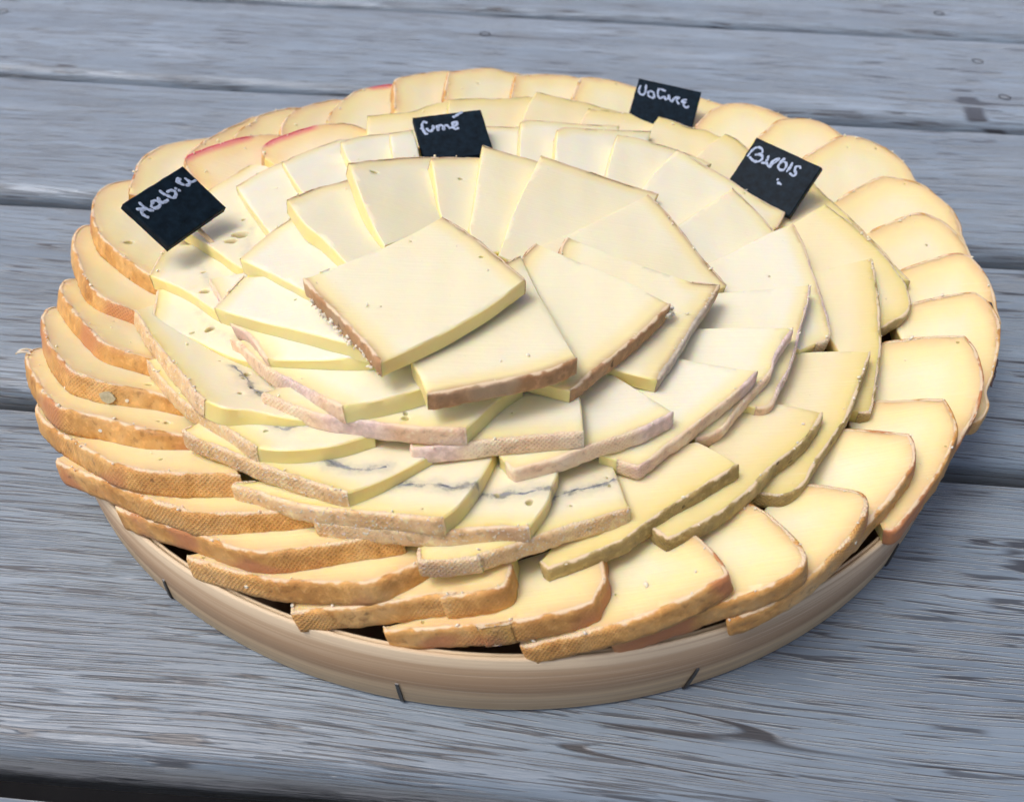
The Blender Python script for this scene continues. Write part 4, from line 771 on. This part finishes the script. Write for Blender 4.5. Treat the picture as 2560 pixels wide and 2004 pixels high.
    for v in bv: V.append((v.x, v.y, -t)); P2.append(np.array((v.x, v.y))); hv.append(0.0)
    F += [tuple(base + q for q in f)[::-1] for f in bf]
    P2 = np.array(P2)
    ri = np.where(fl == 1)[0]
    rdv = segdist(P2, O[ri], O[(ri + 1) % n]) if len(ri) else np.full(len(P2), 30.0)
    at = {'rd': rdv, 'hole': hv}
    if 'v' in d or 'v0' in d:
        vp = np.array(d.get('v', d.get('v0'))); at['vd'] = segdist(P2, vp[:-1], vp[1:])
    if 'rd' in d:
        ra, rb = np.array(d['rd'], float); at['red'] = np.clip(1.6 - segdist(P2, [ra], [rb]) / 2.6, 0, 1)
    if 'v0' in d: at['vd'] = at['vd'] + 1.4
    sd = np.zeros(len(V)); sd[r1:r4] = 1.0; at['side'] = sd
    Vm = np.array(V) * .001
    mesh_obj('paste', Vm, F, PASTE[kind], root, attrs=at, sharp=42)
    # ---- ash vein: a ragged dark seam pressed into the cut face
    if 'v' in d:
        vp = catmull(d['v'], .5); m = len(vp)
        dv = np.gradient(vp, axis=0); dv /= np.linalg.norm(dv, axis=1)[:, None] + 1e-9; nn = np.stack([-dv[:, 1], dv[:, 0]], 1)
        ww = np.clip(.16 + .22 * snoise(m, idx + 70, 5) + .13 * snoise(m, idx + 71, 1.6), .02, .6)
        vp = vp + nn * (snoise(m, idx + 72, 6) * .3 + snoise(m, idx + 73, 1.5) * .15)[:, None]
        keep = inside(vp[:, 0], vp[:, 1], I)
        vv, ff = [], []
        for i in range(m):
            for s in (-1, 0, 1):
                q = vp[i] + nn[i] * ww[i] * s
                u = .10 * math.sin(q[0] * .21 + idx) * math.sin(q[1] * .17 + idx * 2) + .05 * math.sin(q[0] * .6 + idx * 3)
                vv.append((q[0] * .001, q[1] * .001, (u + (.07 if s == 0 else .03)) * .001))
        for i in range(m - 1):
            if keep[i] and keep[i + 1]:
                for s in (0, 1): ff.append((i * 3 + s, i * 3 + 3 + s, i * 3 + 4 + s, i * 3 + 1 + s))
        if ff: mesh_obj('ash_vein', vv, ff, ASH, root)
    # ---- rind
    runs = []
    if len(ri):
        rset = set(ri.tolist())
        starts = [i for i in ri if ((i - 1) % n) not in rset] or [ri[0]]
        for s in starts:
            r = [s]; i = s
            while i in rset and len(r) <= n:
                i = (i + 1) % n; r.append(i)
            runs.append(r)
    lipo = {'O': .55, 'R': .5, 'M': .5, 'B': .4, 'P': .45, 'F': .45}[kind]
    for run in runs:
        vv, ff, uv = [], [], []
        q = O[run]; nn = N[run]
        seg = np.r_[0, np.cumsum(np.linalg.norm(np.diff(q, axis=0), axis=1))]
        m = max(4, int(seg[-1] / .55)); s = np.linspace(0, seg[-1], m)
        X = np.stack([np.interp(s, seg, q[:, k]) for k in (0, 1)], 1); Y = np.stack([np.interp(s, seg, nn[:, k]) for k in (0, 1)], 1)
        Y /= np.linalg.norm(Y, axis=1)[:, None] + 1e-9
        sd_ = idx * 31 + run[0]
        b1 = snoise(m, sd_ + 1, 3); b2 = snoise(m, sd_ + 2, 9); rag = snoise(m, sd_ + 3, 2.0); rag2 = snoise(m, sd_ + 4, 5)
        taper = np.clip(np.minimum(np.arange(m), m - 1 - np.arange(m)) / 2.0, .25, 1)
        rows = [(-.40 + .10 * rag + .15 * rag2, .05 + 0 * rag, 0.0), (-.02 + .05 * rag, .09 + .03 * rag + .06 * rag2, .3), (lipo * .8 + .15 * b2, -.16 + .06 * rag, .8)]
        for f in (.22, .42, .62, .82):
            rows.append((lipo + .05 + .10 * snoise(m, sd_ + 10 + int(f * 50), 4) + .12 * b2, -t * f + 0 * rag, .8 + (t - .8) * f))
        rows += [(lipo * .7 + .2 * b1, -t + .12 + 0 * rag, t), (-.3 + 0 * rag, -t - .05 + 0 * rag, t + .5)]
        base = len(vv); k = len(rows)
        for i in range(m):
            for (o, z, vcoord) in rows:
                p = X[i] + Y[i] * o[i] * (taper[i] if o[i] > 0 else 1)
                vv.append((p[0] * .001, p[1] * .001, z[i] * .001)); uv.append((s[i], vcoord))
        for i in range(m - 1):
            for j in range(k - 1):
                a = base + i * k + j; ff.append((a, a + 1, a + k + 1, a + k))
        for e in (0, m - 1):
            f = tuple(base + e * k + j for j in range(k)); ff.append(f[::-1] if e else f)
        for i in range(0, m, 2): CRUMB_SPOTS.append((root.matrix_world @ Vector((X[i][0] * .001, X[i][1] * .001, 0)), root.matrix_world.to_3x3() @ Vector((-Y[i][0], -Y[i][1], 0)), root.matrix_world.to_3x3() @ Vector((0, 0, 1)), kind, d['n']))
        if vv:
            mt = RIND[kind]
            at = None
            if 'mv' in d:
                W = np.array(vv)[:, :2] * 1000
                at = {'tint': np.clip(sum(np.clip(1.8 - 1.4 * np.hypot(W[:, 0] - a, W[:, 1] - b) / r, 0, 1) for a, b, r in d['mv']), 0, 1)}
            if 'rd' in d:
                if kind == 'O': mt = RIND['RO']
                a, b = np.array(d['rd'], float); W = np.array(vv)[:, :2] * 1000
                dd = segdist(W, [a], [b]); at = {'red': np.clip(1.5 - dd / 3.0, 0, 1)}
            elif kind == 'R':
                at = {'red': np.zeros(len(vv))}
            mesh_obj('rind', vv, ff, mt, root, uvs=uv, attrs=at)
    for (ty, mx, my) in d.get('mk', []):
        i = int(np.argmin(np.hypot(O[:, 0] - mx, O[:, 1] - my))); p = O[i]; nn = N[i]; tt = np.array([-nn[1], nn[0]])
        r = random.Random(idx * 5 + i)
        vv, ff = [], []
        if ty in ('flake', 'fleck'):
            a, b = (2.3, 2.9) if ty == 'flake' else (.55, .8)
            m = 9; zc = -t * .5 - .2
            rim = [(a * math.cos(6.2832 * q / m) * r.uniform(.75, 1.1), b * .55 * math.sin(6.2832 * q / m) * r.uniform(.75, 1.1)) for q in range(m)]
            for off in (.45, .80):
                for (u, w) in rim: q = p + nn * (off + .15 * r.random()) + tt * u; vv.append((q[0] * .001, q[1] * .001, (zc + w) * .001))
            ff = [tuple(range(m, 2 * m))] + [(q, (q + 1) % m, m + (q + 1) % m, m + q) for q in range(m)]
            mesh_obj('rind_flake', vv, ff, FLAKE if ty == 'flake' else CRUMB, root, smooth=False)
        else:
            m = 9; L = 5.0 if ty == 'crack' else 3.6; ww = .32 if ty == 'crack' else .38
            for q in range(m):
                f = q / (m - 1) - .5
                if ty == 'crack':
                    c = p + tt * L * f + nn * (.95 + .1 * math.sin(f * 9)); z = -.9 - .5 * math.sin(f * 7 + i); w3 = ww * (1 - abs(f) * 1.5) * r.uniform(.6, 1.5)
                    for s in (-1, 1): vv.append((c[0] * .001, c[1] * .001, (z + s * w3) * .001))
                    c2 = c - nn * .5
                    for s in (1, -1): vv.append((c2[0] * .001, c2[1] * .001, (z + s * w3) * .001))
                else:
                    ang = r.uniform(-.08, .08) + (i % 3 - 1) * .5
                    dirv = nn * math.cos(ang) + tt * math.sin(ang)
                    c = p + dirv * (L * (f + .25)); z = .55 + .5 * math.sin((f + .5) * 3.1); sd2 = np.array([-dirv[1], dirv[0]])
                    for s, h in ((-1, -.15), (1, -.15), (1, .2), (-1, .2)): vv.append(((c[0] + sd2[0] * ww * s) * .001, (c[1] + sd2[1] * ww * s) * .001, (z + h) * .001))
            for q in range(m - 1):
                for s in range(4): ff.append((q * 4 + s, q * 4 + (s + 1) % 4, q * 4 + 4 + (s + 1) % 4, q * 4 + 4 + s))
            ff += [(0, 1, 2, 3), (m * 4 - 1, m * 4 - 2, m * 4 - 3, m * 4 - 4)]
            mesh_obj('rind_crack' if ty == 'crack' else 'rind_shred', vv, ff, DARK if ty == 'crack' else CRUMB, root)
    return root
for i_, d_ in enumerate(SL): 
    build_slice(i_, d_)

# ------------------------------------------------------------------ loose crumbs
def lump(V, F, c, s, r):
    ico = [(0, 0, 1), (.894, 0, .447), (.276, .851, .447), (-.724, .526, .447), (-.724, -.526, .447), (.276, -.851, .447), (.724, .526, -.447), (-.276, .851, -.447), (-.894, 0, -.447), (-.276, -.851, -.447), (.724, -.526, -.447), (0, 0, -1)]
    fc = [(0, 1, 2), (0, 2, 3), (0, 3, 4), (0, 4, 5), (0, 5, 1), (1, 6, 2), (2, 7, 3), (3, 8, 4), (4, 9, 5), (5, 10, 1), (2, 6, 7), (3, 7, 8), (4, 8, 9), (5, 9, 10), (1, 10, 6), (6, 11, 7), (7, 11, 8), (8, 11, 9), (9, 11, 10), (10, 11, 6)]
    b = len(V); q = Matrix.Rotation(r.uniform(0, 6.28), 3, Vector((r.uniform(-1, 1), r.uniform(-1, 1), r.uniform(-1, 1))).normalized())
    sx, sy, sz = s * r.uniform(.6, 1.7), s * r.uniform(.6, 1.2), s * r.uniform(.45, .9)
    for p in ico:
        k = r.uniform(.75, 1.25); w = q @ Vector((p[0] * sx * k, p[1] * sy * k, p[2] * sz * k)); V.append(c + w)
    F += [tuple(b + i for i in f) for f in fc]
rc = random.Random(5)
V, F = [], []
for _ in range(460):
    p, inw, up, kd, nm = rc.choice(CRUMB_SPOTS)
    s = rc.choice([.00018, .00022, .0003, .0003, .0004, .0006]) * .85
    off = rc.choice([rc.uniform(-.6, .6), rc.uniform(-.5, .9), rc.uniform(-.5, .9), rc.uniform(0, 7)]) * .001
    lump(V, F, p + inw * off + up * (s * .5 + .0001), s, rc)
cr = mesh_obj('cheese_crumbs', V, F, CRUMB, None)
tag(cr, 'tiny pale cheese crumbs scattered over the slices', 'crumbs', kind='stuff')
def crumb_row(slice_name, lo, hi, count, size, drop):
    spots = [c for c in CRUMB_SPOTS if c[4] == slice_name]
    o = [x for x in bpy.data.objects if x.get('label') == LAB[slice_name]][0]
    V, F = [], []; inv = o.matrix_world.inverted()
    for _ in range(count):
        p, inw, up, kd, nm = spots[int(len(spots) * rc.uniform(lo, hi)) % len(spots)]
        s = size * rc.uniform(.5, 1.3)
        w = p - inw * (.0006 + rc.uniform(-.0003, .0004)) - up * (drop + rc.uniform(-.0008, .0008)) + inw.cross(up) * rc.uniform(-.0007, .0007)
        lump(V, F, inv @ w, s, rc)
    c = mesh_obj('crumb_crust', V, F, CRUMB, o); tag(c, kind='stuff')
crumb_row('F1', .55, .99, 70, .00042, .0034)
crumb_row('F3', .55, .75, 110, .0006, .0024)

# ------------------------------------------------------------------ signs
SG = [{"n":"Morbier","o":[-0.09655,-0.01805,0.05568],"R":[[0.4433,-0.7291,0.5214],[0.8964,0.3604,-0.2582],[0.0003,0.5819,0.8133]],"w":23.660000000000004,"h":16.8,"e":0.0,"s":[[[-7.94,6.32],[-7.95,5.22],[-7.9,4.08],[-7.47,3.09],[-6.57,2.13]],[[-10.31,5.06],[-9.42,4.62],[-8.64,4.17],[-8.16,3.54]],[[-8.7,4.32],[-9.82,3.46],[-9.87,2.22],[-9.35,1.22]],[[-5.43,4.0],[-4.3,4.46],[-3.41,3.88],[-3.39,2.89],[-4.46,2.29],[-5.69,2.56],[-6.11,3.37],[-5.49,4.04]],[[-2.33,4.69],[-2.76,3.68],[-2.61,2.71],[-1.63,2.51],[-0.43,2.49]],[[-0.28,6.09],[-0.17,4.67],[0.41,3.37],[1.1,2.16],[2.59,2.52],[3.11,3.61],[2.2,4.41],[0.85,4.39]],[[3.98,4.37],[4.24,3.62]],[[4.15,3.33],[4.75,2.63]],[[7.73,5.99],[6.62,5.8],[6.11,5.13],[6.56,4.29],[7.22,3.44]],[[9.02,5.19],[9.13,4.34],[9.17,3.43],[8.38,2.93],[7.21,3.22]],[[9.1,3.37],[10.13,2.94],[11.44,2.86]],[[7.86,5.8],[6.66,5.0],[6.89,3.97]]]},{"n":"fume","o":[-0.02178,0.04257,0.04928],"R":[[0.9557,-0.2774,0.0986],[0.2944,0.894,-0.3378],[0.0056,0.3518,0.9361]],"w":24.080000000000002,"h":16.94,"e":2.8000000000000003,"s":[[[-7.6,5.05],[-8.36,5.77],[-9.39,5.13],[-9.63,3.59],[-9.6,2.2],[-9.17,0.66],[-8.32,0.39]],[[-10.5,2.84],[-9.33,3.44]],[[-8.36,2.99],[-7.87,1.73],[-7.16,1.39],[-6.34,2.28],[-5.94,3.56],[-5.73,2.09]],[[-4.7,3.61],[-4.59,1.51],[-4.14,3.02],[-3.17,3.56],[-2.6,2.68],[-2.73,1.32],[-2.21,2.72],[-1.39,3.25],[-0.8,2.5],[-0.37,1.34]],[[-0.03,1.48],[0.72,2.36],[1.17,3.78],[2.36,4.09],[2.31,2.9],[0.95,2.02],[1.38,0.9],[2.66,1.42]],[[1.53,6.18],[3.2,6.97],[5.54,8.27]]]},{"n":"Nature","o":[0.05762,0.09072,0.03925],"R":[[0.968,0.2505,-0.0164],[-0.2348,0.88,-0.4129],[-0.089,0.4036,0.9106]],"w":25.060000000000002,"h":17.570000000000004,"e":4.9,"s":[[[-11.01,5.4],[-11.26,3.76],[-11.0,2.08],[-10.19,1.1],[-9.13,1.2],[-8.67,2.53],[-8.82,4.44],[-9.07,6.23]],[[-7.41,1.72],[-7.4,3.08],[-6.61,3.65],[-5.44,3.24],[-4.9,1.83],[-4.66,0.54]],[[-7.44,1.52],[-6.11,0.72],[-4.78,0.61]],[[-3.93,5.8],[-3.93,4.05],[-3.34,2.07],[-2.38,1.18],[-1.63,1.97],[-0.99,2.53],[-0.24,1.2],[0.51,1.98],[0.48,3.53],[1.35,1.64],[2.26,0.93],[2.86,2.44],[3.58,3.38],[4.65,3.49],[3.96,2.27],[5.31,0.24]],[[-3.67,5.68],[-2.41,5.54],[-1.02,5.15]],[[7.7,3.37],[6.26,2.58],[6.3,1.67],[7.38,1.97],[7.0,0.51],[8.34,-0.45],[9.13,0.53]]]},{"n":"Brebis","o":[0.08553,0.02573,0.0459],"R":[[0.7706,0.519,-0.3699],[-0.6325,0.5513,-0.5441],[-0.0784,0.6533,0.753]],"w":24.36,"h":17.080000000000002,"e":1.6800000000000004,"s":[[[-11.14,1.5],[-11.02,3.63],[-10.58,4.96],[-9.49,5.85],[-8.04,5.59],[-7.63,4.67],[-8.53,3.49],[-9.38,3.09]],[[-8.53,3.49],[-7.31,3.88],[-6.38,3.01],[-6.82,1.69],[-8.09,1.08],[-9.77,1.4],[-10.5,1.81]],[[-6.0,1.55],[-4.86,2.06],[-4.64,3.28],[-5.13,4.82]],[[-5.03,3.47],[-4.21,2.19],[-2.62,1.55],[-2.54,2.7],[-1.79,3.8],[-1.55,5.13],[-2.48,4.31],[-2.97,2.96],[-2.71,1.97]],[[0.07,6.26],[-0.31,4.6],[-0.24,2.79],[0.72,2.13],[1.79,2.43],[1.99,3.86],[1.24,4.98],[0.16,4.98]],[[3.05,6.06],[3.28,4.29],[3.1,2.33]],[[6.5,5.1],[5.93,5.71],[4.9,5.25],[5.2,3.93],[6.08,3.25],[5.86,2.19],[4.13,2.45]],[[1.69,-1.1],[2.38,-1.04]],[[2.44,-1.93],[4.14,-2.12]]]}]
SLAB = {'Morbier': 'black slate sign lettered Morbier, on a thin wooden pick', 'fume': 'black slate sign lettered fumé, standing behind the central slices',
        'Nature': 'black slate sign lettered Nature, at the back of the platter', 'Brebis': 'black slate sign lettered Brebis, with two white marks below the word'}
for sgn in SG:
    R3 = Matrix(sgn['R']); M = R3.to_4x4(); M.translation = Vector(sgn['o'])
    root = empty('cheese_sign'); root.matrix_world = M
    tag(root, SLAB[sgn['n']], 'sign', 'black slate cheese signs')
    w, h, e, T = sgn['w'] / 2, sgn['h'] / 2, sgn['e'], 2.6
    V, F = [], []
    r = random.Random(len(sgn['n']))
    def loop(w_, h0, h1, z, chip):
        pts = []
        for (x0, y0, x1, y1) in ((-w_, -h0, w_, -h0), (w_, -h0, w_, h1), (w_, h1, -w_, h1), (-w_, h1, -w_, -h0)):
            nseg = 12
            for i in range(nseg):
                t_ = i / nseg; pts.append((x0 + (x1 - x0) * t_ + r.uniform(-1, 1) * chip, y0 + (y1 - y0) * t_ + r.uniform(-1, 1) * chip, z))
        return pts
    L0 = loop(w - .35, h + e - .35, h - .35, 0, .07); L1 = loop(w, h + e, h, -.35, .07); L2 = loop(w, h + e, h, -T, .06)
    V = L0 + L1 + L2; q = len(L0)
    F.append(tuple(range(q)))
    for a, b in ((0, q), (q, 2 * q)):
        for i in range(q): F.append((a + (i + 1) % q, a + i, b + i, b + (i + 1) % q))
    F.append(tuple(2 * q + i for i in range(q))[::-1])
    mesh_obj('board', [Vector(v) * .001 for v in V], F, SLATE, root, smooth=False)
    V, F = [], []
    for st in sgn['s']:
        P = catmull(st, .16) if len(st) > 1 else np.array(st)
        P = np.vstack([P, st[-1]]); m = len(P)
        dv = np.gradient(P, axis=0); dv /= np.linalg.norm(dv, axis=1)[:, None] + 1e-9; nn = np.stack([-dv[:, 1], dv[:, 0]], 1)
        ww = np.clip((.46 if sgn['n'] in ('Morbier', 'fume') else .40) + .12 * snoise(m, int(abs(P[0][0]) * 100) + m, 3), .2, .7) * np.clip(np.minimum(np.arange(m) + 1.2, m - np.arange(m) + .2) / 2.5, .35, 1)
        b = len(V)
        for i in range(m):
            for s in (-1, -.5, .5, 1):
                c = P[i] + nn[i] * ww[i] * s * (1 + r.uniform(-.12, .12)); V.append((c[0] * .001, c[1] * .001, (.02 if abs(s) == 1 else .11) * .001))
        for i in range(m - 1):
            for s in range(3): F.append((b + i * 4 + s, b + i * 4 + 4 + s, b + i * 4 + 5 + s, b + i * 4 + 1 + s))
    mesh_obj('lettering', V, F, CHALK, root)
    # pick: from the back of the board down into the cheese
    V, F = [], []
    start = Vector((.15 * w if sgn['n'] == 'Morbier' else 0, 0, -T - .7)); end = Vector((start.x - (.8 if sgn['n'] == 'Morbier' else 0), -h - (24.0 if sgn['n'] == 'Morbier' else 15.0), -T - (1.2 if sgn['n'] == 'Morbier' else 9)))
    ax = (end - start).normalized(); a1 = ax.orthogonal().normalized(); a2 = ax.cross(a1)
    for i, (t_, rr) in enumerate(((0, .7), (.55, .7), (.9, .65), (1, .15))):
        c = start.lerp(end, t_)
        for j in range(10):
            an = 6.2832 * j / 10; V.append((c + (a1 * math.cos(an) + a2 * math.sin(an)) * rr) * .001)
    for i in range(3):
        for j in range(10): F.append((i * 10 + j, i * 10 + (j + 1) % 10, i * 10 + 10 + (j + 1) % 10, i * 10 + 10 + j))
    F += [tuple(range(10))[::-1], tuple(30 + j for j in range(10))]
    mesh_obj('pick', V, F, PICK, root)
